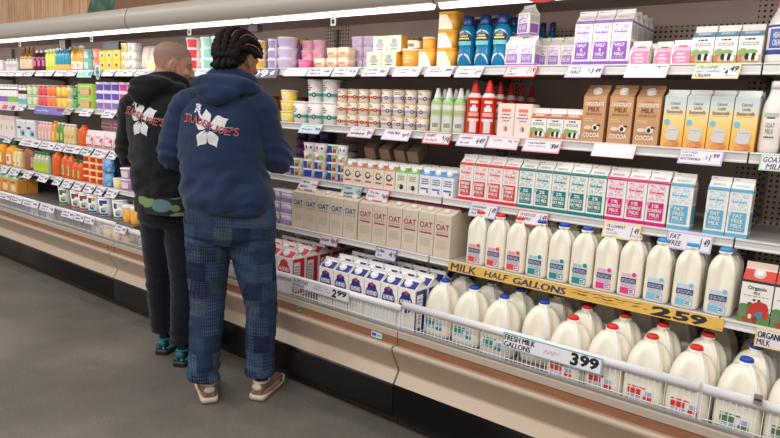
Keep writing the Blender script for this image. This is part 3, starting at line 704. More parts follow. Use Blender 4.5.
def cow_prints(rf):
    return [('r', 'T', 0, .0, 1, .62, rf), ('s', 'T', .2, .2, .8, .5, 2, M(230, 236, 240)), ('r', 'F', 0, .965, 1, 1, M(90, 90, 92)), ('s', 'F', .28, .8, .72, .9, 1, INK), ('s', 'F', .15, .62, .85, .76, 2, M(150, 150, 146)),
            ('e', 'F', .22, .4, .2, .14, COWG), ('e', 'F', .6, .42, .26, .08, COWG), ('r', 'F', 0, .0, 1, .3, M(188, 176, 140)), ('r', 'F', 0, 0, .2, .3, M(110, 130, 60)), ('e', 'F', .1, .2, .1, .12, M(214, 120, 60)),
            ('e', 'F', .42, .24, .1, .12, INK), ('e', 'F', .58, .22, .09, .14, WHITE), ('e', 'F', .72, .25, .1, .12, INK), ('e', 'F', .84, .2, .08, .13, WHITE), ('e', 'F', .66, .18, .05, .09, INK), ('r', 'F', .1, 0, .95, .07, M(200, 120, 70))]
row('cream_carton', 'carton', lambda w, k: gable(w, .075, .096, .122, .014, CARD, CARD, cow_prints(M(98, 142, 172))), 690, 761, 3, 1, 'organic cream carton with cows and blue roof', 'top shelf')
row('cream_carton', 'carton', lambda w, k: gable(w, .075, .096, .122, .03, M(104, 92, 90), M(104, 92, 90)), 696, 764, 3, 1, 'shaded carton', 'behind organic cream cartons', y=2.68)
def creamb(w, k):
    s = bottle(w, .205, mat((242, 236, 232), .35), M(240, 130, 140), [(.14, .22, -80, 80, M(32, 62, 140)), (.58, .62, -80, 80, M(32, 62, 140)), (.24, .56, -42, 42, M(60, 92, 172))], sh=.64, nr=.5, cr=.5, cz=.92, n=22, parts=True)
    f = frame((-w * .22, -.003, .055), (w * .44, 0, 0), (0, 0, .05)); s[0][1].ptext(f, .1, .55, .9, .95, 'HEAVY', WHITE); s[0][1].ptext(f, .1, .05, .9, .45, 'CREAM', WHITE); return s
row('cream_bottle', 'bottle', creamb, 762, 788, 1, 1, 'white heavy cream bottle with blue bands and pink cap', 'right end')

# ------------------------------------------------------------------ second shelf
BRN = M(74, 40, 34)
row('yogurt_drink', 'bottle', lambda w, k: bottle(w, .18, M(244, 238, 238), LID, [(.1, .38, -80, 80, M(150, 104, 190)), (.7, .76, -90, 90, BRN)], sh=.78, nr=.7, cr=.72, parts=True), -1, 11.5, 4, 2, 'slim white drink bottle with purple label', 'second shelf')
row('yogurt_drink', 'bottle', lambda w, k: bottle(w, .18, M(244, 238, 238), LID, [(.1, .38, -80, 80, M(140, 190, 90)), (.7, .76, -90, 90, BRN)], sh=.78, nr=.7, cr=.72, parts=True), 11.5, 21.5, 3, 2, 'slim white drink bottle with green label', 'second shelf')
row('yogurt_drink', 'bottle', lambda w, k: bottle(w, .175, M(236, 228, 226), LID, [(.55, .74, -90, 90, BRN), (.05, .3, -80, 80, M(110, 190, 206))], sh=.76, nr=.7, cr=.74, parts=True), 22, 30, 2, 2, 'white drink bottle with brown shoulder', 'second shelf')
def jar(c, l, lab=None): return lambda w, k: tub(w, .09, c, l, [(.1, .55, -45, 45, lab or LID)], .96, lidh=.14)
JL = M(206, 190, 172)
row('fruit_jar', 'jar', jar(M(176, 208, 154), JL, M(218, 226, 190)), 30.5, 41.5, 2, 2, 'pale green jar', 'second shelf', levs=2, h=.09)
row('fruit_jar', 'jar', jar(M(206, 54, 66), JL, M(226, 90, 100)), 41.5, 50.5, 2, 2, 'red berry jar', 'second shelf', levs=2, h=.09)
row('fruit_jar', 'jar', jar(M(240, 112, 48), JL, M(244, 132, 60)), 50.5, 60, 2, 2, 'orange fruit jar', 'second shelf', levs=2, h=.09)
row('fruit_jar', 'jar', jar(M(244, 196, 70), M(196, 130, 80), M(248, 216, 96)), 60, 71, 2, 2, 'yellow fruit jar', 'second shelf', levs=2, h=.09)
row('fruit_jar', 'jar', jar(M(206, 196, 150), JL, M(220, 190, 90)), 71, 75.5, 1, 2, 'beige jar', 'between yellow jars and green bottles', levs=2, h=.09)
row('dressing_bottle', 'bottle', lambda w, k: bottle(w, .092, M(22, 150, 92), LID, [(.1, .45, -40, 40, M(90, 190, 140))], sh=.5, nr=.4, cr=.55, parts=True), 75.5, 83, 1, 2, 'emerald green dressing bottle', 'second shelf', levs=2, h=.0925)
row('snack_box', 'box', lambda w, k: carton_box(w, .09, .098, M(160, 206, 84), [('r', 'F', .12, .18, .8, .5, M(244, 170, 150)), ('r', 'F', .02, .2, .14, .36, M(210, 40, 36)), ('r', 'F', .78, .1, .92, .6, M(214, 50, 44)), ('s', 'F', .15, .7, .8, .85, 1, M(226, 240, 190))]), 83.5, 98.5, 1, 2, 'lime green snack box with pink label', 'second shelf', levs=2, h=.0985)
def ycup(c, c2): return lambda w, k: tub(w, .07, M(236, 232, 240), LID, [(.12, .78, -25, 60, c if k else c2)], .86)
row('yogurt_cup', 'yogurt cup', ycup(M(112, 84, 186), M(150, 120, 200)), 98.5, 122, 3, 2, 'purple labelled yogurt tub', 'second shelf', levs=3, h=.07)
row('yogurt_cup', 'yogurt cup', ycup(M(226, 70, 170), M(206, 100, 190)), 122, 138, 2, 2, 'magenta yogurt tub', 'beside black hoodie', levs=3, h=.07)
row('yogurt_tub', 'tub', tb(.06, M(248, 214, 80), LID, [(.15, .6, -40, 40, M(250, 236, 190))]), 276, 289, 1, 2, 'yellow yogurt tub', "behind the navy hoodie's shoulder", levs=3, h=.06)
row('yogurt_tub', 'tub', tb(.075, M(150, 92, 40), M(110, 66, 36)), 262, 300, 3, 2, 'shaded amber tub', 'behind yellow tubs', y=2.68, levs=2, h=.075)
TEAL = M(60, 168, 160); GW = M(228, 222, 216)
def gyog(w, k): return tub(w, .12, GW, LID, [(.24, .38, -90, 90, TEAL), (.31, .11, 24, 0, INK, 0), (.31, .045, 24, 0, LID, .0006), (.5, .55, -40, 0, M(90, 90, 90)), (.6, .65, -40, 10, M(100, 100, 100)), (.7, .75, -40, -5, M(90, 90, 90))], .84, lidh=.07)
row('yogurt_tub', 'tub', gyog, 288, 332.5, 3, 2, 'large white tub with teal band', 'lower row, second shelf')
row('yogurt_tub', 'tub', gyog, 302.5, 332.5, 2, 2, 'large white tub with teal band', 'upper row, second shelf', z0=.1212)
def kcup(band, tint): return lambda w, k: tub(w, .064, M(222, 206, 184), M(206, 190, 170), [(.28, .45, -90, 90, band), (.36, .15, 30, 0, INK, 0), (.36, .07, 30, 0, M(230, 220, 200), .0006), (.62, .68, -45, 10, M(120, 108, 96)), (.75, .8, -45, 0, M(120, 108, 96))] if tint != 7 else [(.05, .9, -90, 90, band)], .86, lidh=.07)
row('yogurt_cup', 'yogurt cup', kcup(M(232, 96, 70), 9), 333, 376, 4, 2, 'beige cup with red band', 'second shelf', levs=3, h=.064, rj=18)
row('yogurt_cup', 'yogurt cup', kcup(M(168, 160, 216), 0), 376.5, 425, 4, 2, 'beige cup with lavender band', 'second shelf', levs=3, h=.064, rj=32)
def gspray(w, k): return spray(w, .205, M(206, 218, 166), M(150, 200, 120), M(238, 240, 238), [(.06, .36, -50, 50, M(214, 218, 214)), (.1, .2, -30, 30, M(150, 130, 130)), (.5, .62, -60, 60, M(222, 226, 210)), (.42, .46, -50, 50, M(176, 190, 130))])
row('cream_can', 'spray can', gspray, 427, 461.5, 3, 2, 'pale green spray cream can', 'second shelf', back=1, dy=.062, rz=20)
RC = mat((226, 52, 28), .3); 
def rspray(w, k): return spray(w, .243, RC, M(236, 228, 226), M(220, 40, 34), [(.03, .24, -26, 26, M(226, 214, 212)), (.24, .29, -46, 46, M(238, 226, 224)), (.33, .40, -42, 42, M(240, 170, 156)), (.42, .5, -30, 30, M(238, 232, 230)), (.5, .54, -14, 14, M(238, 232, 230)), (.57, .62, -30, 30, M(246, 220, 214))])
row('cream_can', 'spray can', rspray, 462, 490, 2, 2, 'red spray cream can', 'in front beside green cans', rz=26)
for a, b, yy, w in ((489.5, 500, 2.56, 'half hidden right behind the front pair'), (499, 511, 2.635, 'behind the left pink box'), (511, 520, 2.70, 'partly hidden behind the two pink boxes'), (522, 531, 2.80, 'farthest back in the shade')):
    row('cream_can', 'spray can', rspray, a, b, 1, 2, 'red spray cream can', w, y=yy, group='red spray cream cans behind', rz=26)
def pbox(w, k): return carton_box(w, .07, .142, M(244, 220, 212), [('r', 'F', .22, .74, .78, .84, M(236, 120, 100)), ('s', 'F', .25, .62, .75, .7, 1, M(130, 110, 110)), ('s', 'F', .15, .52, .85, .6, 1, M(150, 120, 120)), ('s', 'F', .3, .44, .7, .5, 1, M(140, 120, 120)), ('e', 'F', .5, .24, .13, .09, M(206, 196, 192)), ('e', 'F', .55, .23, .07, .07, M(120, 110, 110))], top=M(230, 90, 70))
row('cream_box', 'box', pbox, 496.5, 530.5, 2, 2, 'pale pink shelf stable cream box', 'second shelf')
row('cream_carton', 'carton', lambda w, k: gable(w, .068, .088, .116, .012, CARD, CARD, cow_prints(M(196, 118, 84))), 529.5, 580, 3, 2, 'small cow picture carton with brown roof', 'second shelf', back=1, dy=.07)
TAN = mat((198, 150, 106), .5); DKB = M(120, 70, 34)
def choc(w, k):
    pr = [('s', 'F', .3, .885, .7, .91, 1, DKB), ('t', 'F', .08, .79, .92, .87, 'CHOCOLATE', WHITE, .02), ('t', 'F', .24, .67, .76, .77, 'MILK', DKB, .03), ('s', 'F', .15, .58, .85, .64, 2, M(150, 104, 66)),
          ('s', 'F', .1, .44, .5, .52, 2, M(224, 196, 160)), ('e', 'F', .3, .31, .17, .045, M(226, 210, 188)), ('e', 'F', .64, .32, .16, .075, M(240, 232, 222)), ('e', 'F', .62, .31, .08, .05, INK), ('e', 'F', .76, .37, .09, .02, INK),
          ('s', 'F', .2, .215, .72, .24, 1, DKB), ('t', 'F', .1, .1, .86, .2, 'COCOA', WHITE, .04)]
    return gable(w, .095, .181, .215, .012, TAN, mat((176, 132, 92), .5), pr, cap=(mat((214, 206, 200), .4), .0165))
row('chocolate_milk_carton', 'carton', choc, None, None, 3, 2, 'tan chocolate milk carton with cocoa lettering', 'second shelf', xs=[(579, 604), (605.5, 630.5), (632, 657.5)])
YB = vgrad([(0, (232, 168, 84)), (.3, (246, 196, 96)), (.62, (242, 216, 150)), (.82, (206, 216, 208)), (1, (196, 212, 214))], .186)
def butterm(w, k):
    n_ = M(96, 84, 110); g = M(214, 208, 202)
    pr = [('t', 'F', .28, .84, .72, .9, 'Cultured', n_, .005), ('t', 'F', .34, .755, .68, .82, 'Lowfat', n_, .005), ('t', 'F', .14, .67, .88, .735, 'Buttermilk', M(130, 80, 70), .01), ('s', 'F', .12, .635, .85, .65, 1, M(190, 160, 120)),
          ('e', 'F', .2, .5, .13, .055, M(110, 190, 220)), ('e', 'F', .45, .34, .22, .1, g), ('e', 'F', .62, .3, .22, .1, g), ('e', 'F', .4, .22, .24, .08, g), ('e', 'F', .6, .2, .2, .08, g), ('s', 'F', .32, .335, .72, .35, 1, M(120, 110, 110)), ('e', 'F', .62, .08, .26, .06, M(214, 128, 72)), ('e', 'F', .4, .06, .2, .05, M(220, 150, 90))]
    return gable(w, .075, .186, .198, .0, YB, M(216, 220, 216), pr) if False else gable(w, .075, .186, .201, .011, YB, M(216, 220, 216), pr)
row('buttermilk_carton', 'carton', butterm, 660, 754, 4, 2, 'yellow buttermilk carton', 'second shelf', back=1, dy=.078)
def goat(w, k):
    s = bottle(w, .245, mat((236, 228, 222), .3), mat((232, 226, 222), .35), [(.5, .56, -40, 40, M(180, 190, 184)), (.48, .5, -22, 22, M(40, 90, 70))], sh=.6, nr=.5, cr=.52, cz=.9, n=24, parts=True)
    f = frame((-w * .28, -.002, .05), (w * .56, 0, 0), (0, 0, .06)); s[0][1].ptext(f, .12, .62, .88, .9, 'GOAT', M(120, 116, 116)); s[0][1].ptext(f, .18, .28, .82, .54, 'MILK', M(120, 116, 116))
    P_(s[0][1], {'F': f}, [('s', 'F', .1, .0, .9, .14, 1, INK)]); return s
row('milk_bottle', 'bottle', goat, 755, 803, 2, 2, 'white plastic goat milk bottle', 'right end of second shelf')

# ------------------------------------------------------------------ third shelf
row('drink_carton', 'carton', lambda w, k: carton_box(w, .06, .185, M(236, 220, 222), [('r', 'F', .1, .3, .9, .62, M(246, 232, 226)), ('e', 'F', .5, .46, .16, .13, M(210, 190, 90)), ('e', 'F', .5, .36, .08, .05, M(80, 80, 60)), ('r', 'F', 0, .8, 1, 1, M(240, 196, 196))]), -1, 20.5, 4, 3, 'pink topped drink box with yellow picture', 'third shelf')
row('drink_carton', 'carton', lambda w, k: carton_box(w, .06, .165, M(226, 226, 232), [('r', 'F', .1, .5, .5, .62, M(50, 60, 80)), ('r', 'F', .4, .1, .9, .45, M(150, 190, 214)), ('e', 'F', .7, .25, .14, .1, M(40, 50, 70)), ('r', 'F', 0, .88, 1, 1, M(246, 246, 246))]), 22, 41, 2, 3, 'white and light blue drink box', 'third shelf')
row('juice_bottle', 'bottle', lambda w, k: bottle(w, .165, M(226, 176, 166), LID, [(.1, .5, -40, 40, M(236, 206, 200))], sh=.75, nr=.6, cr=.62, parts=True), 42.5, 55.5, 4, 3, 'slim pink smoothie bottle', 'third shelf')
row('juice_bottle', 'bottle', lambda w, k: bottle(w, .18, M(240, 150, 40), M(244, 150, 40), [(.1, .5, -30, 30, M(250, 200, 110))], sh=.75, nr=.6, cr=.62, parts=True), 55.5, 60.5, 1, 3, 'single amber orange juice bottle', 'between pink and green bottles')
row('juice_bottle', 'bottle', lambda w, k: bottle(w, .17, M(96, 150, 50), LID, [(.15, .5, -35, 35, M(196, 210, 120))], sh=.75, nr=.6, cr=.62, parts=True), 60.5, 68, 2, 3, 'slim green juice bottle', 'third shelf')
row('juice_bottle', 'bottle', lambda w, k: bottle(w, .165, M(224, 202, 150), LID, [(.3, .45, -35, 35, M(220, 170, 70))], sh=.78, nr=.6, cr=.62, parts=True), 68, 79, 3, 3, 'slim cream coloured juice bottle', 'third shelf')
row('juice_bottle', 'bottle', lambda w, k: bottle(w, .165, mat((234, 100, 30), .25), M(226, 90, 24), [], sh=.7, nr=.6, cr=.5, parts=True), 79, 90, 1, 3, 'broad orange carrot juice bottle', 'left of red white pouches')
row('fruit_pouch', 'pouch', lambda w, k: pouch(w, .07, .135, M(240, 222, 224), [('r', 'F', .1, .1, .92, .38, M(222, 60, 90)), ('p', 'F', [(.55, .38), (.92, .38), (.92, .62), (.72, .55)], M(226, 80, 110)), ('s', 'F', .2, .55, .7, .7, 2, M(190, 150, 160))]), 90, 128, 4, 3, 'white pouch with red fruit', 'third shelf')
row('fruit_pouch', 'pouch', lambda w, k: pouch(w, .05, .09, M(240, 214, 220), [('r', 'F', .1, .1, .92, .5, M(222, 80, 110))]), 105, 128, 2, 3, 'small pink and white pouch', 'atop the back pouches', y=2.60, z0=.138)
row('fruit_pouch', 'pouch', lambda w, k: pouch(w, .07, .135, M(226, 206, 210), []), 105, 128, 2, 3, 'white pouch', 'carrying a small pink pouch', y=2.59)
BL = M(30, 78, 176)
YW = M(232, 226, 226)
def yoc(kind):
    def f(w, k):
        t = kind[k % len(kind)]
        if t == 'b': pr = [(.08, .88, -70, 15, BL), (.1, .5, 20, 50, M(216, 60, 50)), (.5, .88, 20, 60, M(170, 206, 110))]
        elif t == 'm': pr = [(.08, .88, -20, 60, BL), (.08, .6, -75, -22, M(206, 70, 84))]
        elif t == 'g': pr = [(.2, .75, 20, 60, M(176, 206, 110)), (.15, .5, -5, 24, M(220, 90, 90))]
        else: pr = [(.35, .7, -8, 12, M(200, 50, 80)), (.35, .62, 38, 54, M(40, 40, 44))]
        return tub(w, .048, YW, LID, pr, .84, lidh=.07)
    return f
row('yogurt_cup', 'yogurt cup', yoc('bb'), 286, 298, 1, 3, 'blue labelled yogurt cup', 'beside the navy sleeve', levs=2, h=.048)
row('yogurt_cup', 'yogurt cup', yoc('mbgw'), 299.5, 321, 2, 3, 'small white yogurt cup', 'third shelf', levs=4, h=.048)
row('yogurt_cup', 'yogurt cup', yoc('bbbb'), 323, 335, 1, 3, 'blue and red yogurt cup', 'third shelf', levs=4, h=.048)
row('yogurt_cup', 'yogurt cup', yoc('bbgw'), 335, 350 - 7, 1, 3, 'blue then white yogurt cup', 'left of brown roofed cartons', levs=4, h=.048)
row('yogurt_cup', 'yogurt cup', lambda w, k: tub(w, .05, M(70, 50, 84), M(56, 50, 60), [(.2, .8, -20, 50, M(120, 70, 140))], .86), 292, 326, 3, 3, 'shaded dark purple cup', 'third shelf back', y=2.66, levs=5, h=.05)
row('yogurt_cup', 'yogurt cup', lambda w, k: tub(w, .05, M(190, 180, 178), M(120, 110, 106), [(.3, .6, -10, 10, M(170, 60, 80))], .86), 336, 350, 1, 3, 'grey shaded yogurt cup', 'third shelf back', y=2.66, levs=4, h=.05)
def pintc(body, roof, pr, **k): return lambda w, _: gable(w, .068, .09, .118, .01, body, roof, pr, cap=(LID, .0125))
CR = M(238, 222, 204)
row('creamer_carton', 'carton', pintc(CR, CARD, [('r', 'T', 0, 0, 1, .8, M(190, 122, 94)), ('e', 'F', .45, .62, .26, .2, M(70, 54, 46)), ('e', 'F', .47, .64, .17, .12, CR), ('s', 'F', .3, .5, .85, .66, 1, M(70, 54, 46)), ('r', 'F', .2, .2, .82, .29, M(206, 96, 54))]), 343, 394.5, 5, 3, 'cream carton with brown roof and orange stripe', 'third shelf', back=2, dy=.07)
row('creamer_carton', 'carton', pintc(M(232, 232, 216), CARD, [('r', 'T', 0, 0, 1, .8, M(110, 176, 70)), ('s', 'F', .2, .55, .8, .85, 3, M(120, 150, 90)), ('e', 'F', .55, .22, .2, .14, M(80, 50, 36)), ('e', 'F', .3, .25, .14, .12, M(206, 206, 196))]), 395, 418, 2, 3, 'pale coconut carton with green roof', 'third shelf', back=2, dy=.07)
row('creamer_carton', 'carton', pintc(M(236, 236, 240), CARD, [('r', 'T', 0, 0, 1, .8, M(90, 146, 200)), ('s', 'F', .15, .5, .85, .85, 3, M(50, 90, 150)), ('r', 'F', .15, .25, .85, .34, M(60, 120, 180)), ('e', 'F', .75, .15, .1, .07, M(170, 90, 60))]), 419, 453, 3, 3, 'white creamer carton with blue roof', 'third shelf', back=2, dy=.07)
TP = Proto('tipped_carton', 'carton', gable(.062, .062, .10, .125, .01, M(150, 124, 104), M(140, 116, 98), [('s', 'R', .1, .1, .9, .8, 5, M(110, 88, 74)), ('r', 'L', .1, .1, .9, .8, M(120, 92, 76))]))
for i, px in enumerate((368, 383, 398, 411)):
    yy = 2.53; TP.put((X(px, yy, 1.19), yy + .0, 1.043 + .19), 'brown carton tipped backwards above the cream cartons, %s of four' % nth(i, 4), 'tipped brown cartons', rx=math.radians(-62), rz=math.radians(4))
def milkc(rgb, words): return lambda w, k: scene_carton(w, .07, .166, .194, .013, rgb, words)
row('milk_carton', 'carton', milkc((216, 34, 52), [('HOMOGENIZED', .6), ('VITAMIN D', .55), ('MILK', .6)]), 458, 516.5, 4, 3, 'red whole milk quart carton', 'third shelf', back=1, dy=.073)
row('milk_carton', 'carton', milkc((18, 124, 122), [('2%', .34), ('REDUCED', .66), ('FAT MILK', .66)]), 517, 603.5, 5, 3, 'teal reduced fat milk quart carton', 'third shelf', back=1, dy=.073)
row('milk_carton', 'carton', milkc((212, 20, 118), [('1%', .34), ('LOWFAT', .66), ('MILK', .5)]), 604, 665, 3, 3, 'magenta lowfat milk quart carton', 'third shelf', back=1, dy=.073)
ffc = milkc((100, 176, 208), [('FAT', .42), ('FREE', .5), ('MILK', .5)])
row('milk_carton', 'carton', ffc, 666, 689.5, 1, 3, 'light blue fat free quart carton', 'left of the empty gap', group='light blue fat free quart cartons')
row('milk_carton', 'carton', ffc, 702.5, 747.5, 2, 3, 'light blue fat free quart carton', 'right of the empty gap', group='light blue fat free quart cartons')

# ------------------------------------------------------------------ lowest shelf
OJ = mat((240, 158, 34), .25)
row('juice_bottle', 'bottle', lambda w, k: bottle(w, .22, OJ, M(30, 130, 70), [(.1, .5, -20, 40, M(240, 232, 220)), (.2, .4, 0, 24, M(200, 60, 50))], sh=.66, cr=.5, nr=.42, parts=True), -2, 17, 2, 4, 'big orange juice bottle with green cap', 'far left', wm=.14)
row('juice_bottle', 'bottle', lambda w, k: bottle(w, .17, M(226, 200, 140), M(206, 190, 130), [(.1, .6, -40, 40, M(240, 230, 206)), (.2, .3, -20, 20, M(200, 70, 50))], sh=.8, nr=.6, cr=.6, parts=True), 17, 25, 2, 4, 'pale yellow juice bottle', 'left of the cider')
row('juice_bottle', 'bottle', lambda w, k: bottle(w, .23, mat((156, 90, 66), .25), M(140, 76, 56), [(.1, .5, 50, 90, M(196, 190, 160))], sh=.72, cr=.4, nr=.4, parts=True), 25, 36.5, 1, 4, 'large brown cider bottle', 'lowest shelf left part', wm=.14)
row('juice_bottle', 'bottle', lambda w, k: bottle(w, .18, mat((186, 190, 160), .2), M(26, 150, 90), [(.08, .5, -60, 60, M(186, 206, 60))], sh=.6, nr=.5, cr=.6, parts=True), 37.5, 52.5, 4, 4, 'clear bottle with lime label and green cap', 'lowest shelf')
CAR = mat((226, 96, 40), .25)
row('juice_bottle', 'bottle', lambda w, k: bottle(w, .225, CAR, M(226, 60, 40), [(.12, .5, -80, -40, M(246, 200, 150))], sh=.7, cr=.4, nr=.4, parts=True), 53, 64.5, 1, 4, 'broad red orange juice bottle', 'right of lime labels')
row('juice_bottle', 'bottle', lambda w, k: bottle(w, .21, CAR, M(30, 140, 80), [(.12, .5, -35, 25, M(200, 200, 130)), (.2, .4, -15, 12, M(90, 150, 70))], sh=.66, cr=.45, nr=.42, parts=True), 65, 76, 2, 4, 'tall carrot juice bottle', 'lowest shelf')
row('juice_bottle', 'bottle', lambda w, k: bottle(w, .165, CAR, M(30, 140, 80), [(.12, .5, -30, 25, M(180, 190, 110))], sh=.66, cr=.6, nr=.5, parts=True), 76, 86, 2, 4, 'short carrot juice bottle with green cap', 'lowest shelf')
row('yogurt_cup', 'yogurt cup', lambda w, k: tub(w, .053, M(246, 200, 90), M(240, 226, 206), [(.1, .8, -20, 50, M(214, 52, 42)), (.1, .5, -70, -25, M(246, 232, 210))], .86), 86.5, 107, 3, 4, 'yellow and red yogurt cup', 'lowest shelf', levs=4, h=.053)
row('snack_pack', 'pack', lambda w, k: pouch(w, .06, .108, toile((150, 196, 226), (60, 140, 206), 40), []), 107, 115, 1, 4, 'bright blue snack pack', 'beside yellow cups', levs=2, h=.109)
row('snack_pack', 'pack', lambda w, k: carton_box(w, .06, .105, M(60, 84, 110), [('r', 'F', .1, .1, .9, .4, M(40, 60, 120))]), 114, 122, 1, 4, 'dark blue grey box', 'behind the yellow tub', y=2.46, levs=2, h=.106)
row('yogurt_tub', 'tub', tb(.075, M(244, 224, 150), LID, [(.2, .7, -40, 40, M(248, 236, 190))]), 115.5, 123, 1, 4, 'pale yellow tub', 'beside blue snack packs', wm=.09)
row('yogurt_tub', 'tub', tb(.08, M(176, 130, 186), LID, [(.15, .7, -20, 50, M(236, 226, 214))]), 122.5, 132, 1, 4, 'mauve yogurt tub', 'right of the pale yellow tub', levs=2, h=.08)
row('yogurt_tub', 'tub', lambda w, k: sqtub(w, w * 1.1, .062, M(216, 202, 226), M(226, 216, 234), [('r', 'F', .0, .05, 1, .45, M(172, 144, 198)), ('e', 'F', .5, .62, .2, .14, M(226, 196, 210))]), 266, 291, 2, 4, 'lilac and white yogurt tub', 'left of oat cartons', levs=3, h=.062)
OAT = mat((214, 200, 180), .5, noise_amt=.04, scale=20)
def oat(rgb, fl):
    c = M(*rgb)
    return lambda w, k: slant(w, .088, .196, .224, OAT, M(*fl), [('s', 'F', .15, .83, .6, .85, 1, M(150, 140, 126)), ('t', 'F', .1, .64, .9, .79, 'OAT', c, .05), ('t', 'F', .15, .575, .85, .61, 'BEVERAGE', M(150, 136, 120), .0), ('r', 'F', .12, .51, .88, .545, c if rgb[0] > 100 else OAT), ('s', 'F', .2, .2, .8, .42, 4, M(196, 182, 160))], mat((226, 218, 206), .4))
row('oat_carton', 'carton', oat((34, 62, 122), (40, 58, 92)), 291.7, 356.5, 5, 4, 'tall oat beverage carton with blue lettering', 'lowest shelf')
row('oat_carton', 'carton', oat((170, 24, 90), (120, 26, 66)), 357.5, 449.5, 6, 4, 'tall oat beverage carton with magenta lettering', 'lowest shelf', back=1, dy=.092)
def half(cap, tint, low):
    t = M(*tint); l = M(*low)
    pr = [('r', 'F', .2, .08, .82, .62, M(*[int(v * .25 + 225 * .75) for v in tint])), ('s', 'F', .24, .52, .6, .6, 2, t), ('e', 'F', .72, .6, .09, .058, l), ('r', 'F', .2, .36, .82, .5, M(56, 62, 100)), ('s', 'F', .24, .38, .78, .47, 3, M(190, 194, 214)), ('r', 'F', .2, .08, .82, .24, l), ('s', 'F', .24, .25, .78, .35, 3, M(170, 174, 190)), ('r', 'F', .56, .1, .79, .22, M(226, 228, 232)), ('s', 'F', .58, .115, .77, .205, 2, M(60, 60, 80))]
    return lambda w, k: jug(min(w, .106), .236, .148, cap, pr, 52)
RCAP = mat((222, 40, 34), .35); BCP = mat((24, 74, 176), .35); LBC = mat((60, 150, 214), .35); GCP = mat((214, 206, 196), .4)
row('half_gallon_jug', 'milk jug', half(RCAP, (226, 110, 120), (224, 70, 66)), 464, 522.5, 3, 4, 'half gallon milk jug with red label', 'lowest shelf', back=1, dy=.11)
row('half_gallon_jug', 'milk jug', half(BCP, (120, 190, 190), (40, 136, 136)), 523, 590, 3, 4, 'half gallon milk jug with teal label', 'lowest shelf', back=1, dy=.11)
row('half_gallon_jug', 'milk jug', half(GCP, (236, 150, 186), (222, 60, 130)), 590.5, 639.5, 2, 4, 'half gallon milk jug with pink label', 'lowest shelf', back=1, dy=.11)
row('half_gallon_jug', 'milk jug', half(LBC, (170, 210, 232), (130, 190, 222)), None, None, 3, 4, 'half gallon milk jug with light blue label', 'lowest shelf', back=1, dy=.11, xs=[(640.5, 667), (669, 697), (701, 731)])
def orgm(w, k):
    G = M(96, 140, 72); R = M(196, 60, 44)
    pr = [('r', 'T', 0, 0, 1, .85, mat((204, 70, 58), .45)), ('r', 'F', 0, .94, 1, 1, M(60, 50, 50)), ('t', 'F', .2, .76, .8, .87, 'Organic', INK, .02, ), ('t', 'F', .4, .68, .62, .74, 'MILK', INK, .01), ('s', 'F', .12, .62, .88, .65, 1, M(150, 140, 130)), ('e', 'F', .45, .55, .05, .025, INK), ('e', 'F', .6, .55, .05, .025, INK),
          ('r', 'F', 0, 0, 1, .3, G), ('e', 'F', .15, .36, .16, .08, G), ('e', 'F', .34, .42, .1, .07, M(70, 110, 60)), ('e', 'F', .12, .22, .14, .1, M(120, 130, 110)), ('p', 'F', [(.3, .18), (.92, .14), (.94, .38), (.86, .5), (.62, .54), (.4, .46), (.3, .34)], R), ('r', 'F', .66, .3, .78, .4, M(90, 40, 36)), ('p', 'F', [(.5, .16), (.78, .12), (.74, .3), (.56, .28)], M(60, 140, 170)), ('e', 'F', .3, .08, .16, .06, M(176, 70, 50)), ('e', 'F', .38, .16, .06, .06, M(230, 220, 190)), ('e', 'F', .55, .1, .08, .09, M(150, 56, 44))]
    return gable(w, .095, .148, .183, .02, CARD, mat((224, 206, 190), .45), pr, cap=(mat((226, 220, 214), .4), .0165))
row('organic_milk_carton', 'carton', orgm, 737, 804, 2, 4, 'organic milk carton with red barn', 'right end of lowest shelf')

# ------------------------------------------------------------------ the well
WZ = .4405 - SH[5][2]
RS = mat((104, 102, 102), .45, noise_amt=.06, scale=6)
for k, (xa, xb, w) in enumerate(((-8.86, -6.44, 'left, under the orange juice cartons'), (-6.42, -4.0, 'right, under the big white yogurt tubs'))):
    m = MB(); m.box(0, xb - xa, 2.278, 2.95, .4415, .555, RS); tag(obj('well_riser', m, None, (xa, 0, 0)), 'grey metal step inside the well, ' + w, 'shelf step', 'steps in the well')
WR = .5555 - SH[5][2]
row('juice_carton', 'carton', lambda w, k: gable(w, .085, .122, .15, .01, M(230, 158, 66), M(206, 196, 160), [('r', 'F', .2, .15, .8, .6, M(236, 220, 190)), ('s', 'F', .2, .7, .8, .85, 1, M(110, 60, 30)), ('r', 'T', 0, 0, 1, .9, M(120, 180, 130))], cap=(M(206, 226, 206), .014)), -8, 23, 4, 5, 'orange juice carton with pale green cap', 'well far left', y=2.285, back=1, dy=.088, z0=WR)
def wtub(c1, c2, c3): return lambda w, k: tub(w, .145, M(240, 238, 236), LID, [(.55, .84, 4, 34, c1), (.66, .84, 30, 64, c2), (.2, .42, 18, 52, c1), (.05, .14, -20, 74, c3), (.3, .5, 30, 60, M(200, 206, 190))], .82, lidh=.06)
row('yogurt_tub', 'tub', lambda w, k: tub(w, .1, M(236, 234, 240), LID, [(.2, .75, -40, 50, M(110, 130, 180))], .86), 24, 55, 2, 5, 'low white tub with blue print', 'empty grey stretch of well', y=2.155, z0=WZ, wm=.112)
GR, NV = M(60, 110, 70), M(36, 76, 150)
row('yogurt_tub', 'tub', wtub(GR, M(120, 170, 90), M(40, 80, 50)), 57, 72, 1, 5, 'big white yogurt tub with green print', 'leftmost of the well tubs', y=2.31, z0=WR)
row('yogurt_tub', 'tub', wtub(GR, M(206, 60, 60), M(190, 50, 50)), 72.5, 89, 2, 5, 'big white yogurt tub with red accent', 'well', y=2.29, z0=WR, back=2, dy=.128)
row('yogurt_tub', 'tub', wtub(NV, M(236, 180, 80), NV), 89.5, 97.5, 1, 5, 'big white yogurt tub with yellow corner', 'well', y=2.29, z0=WR)
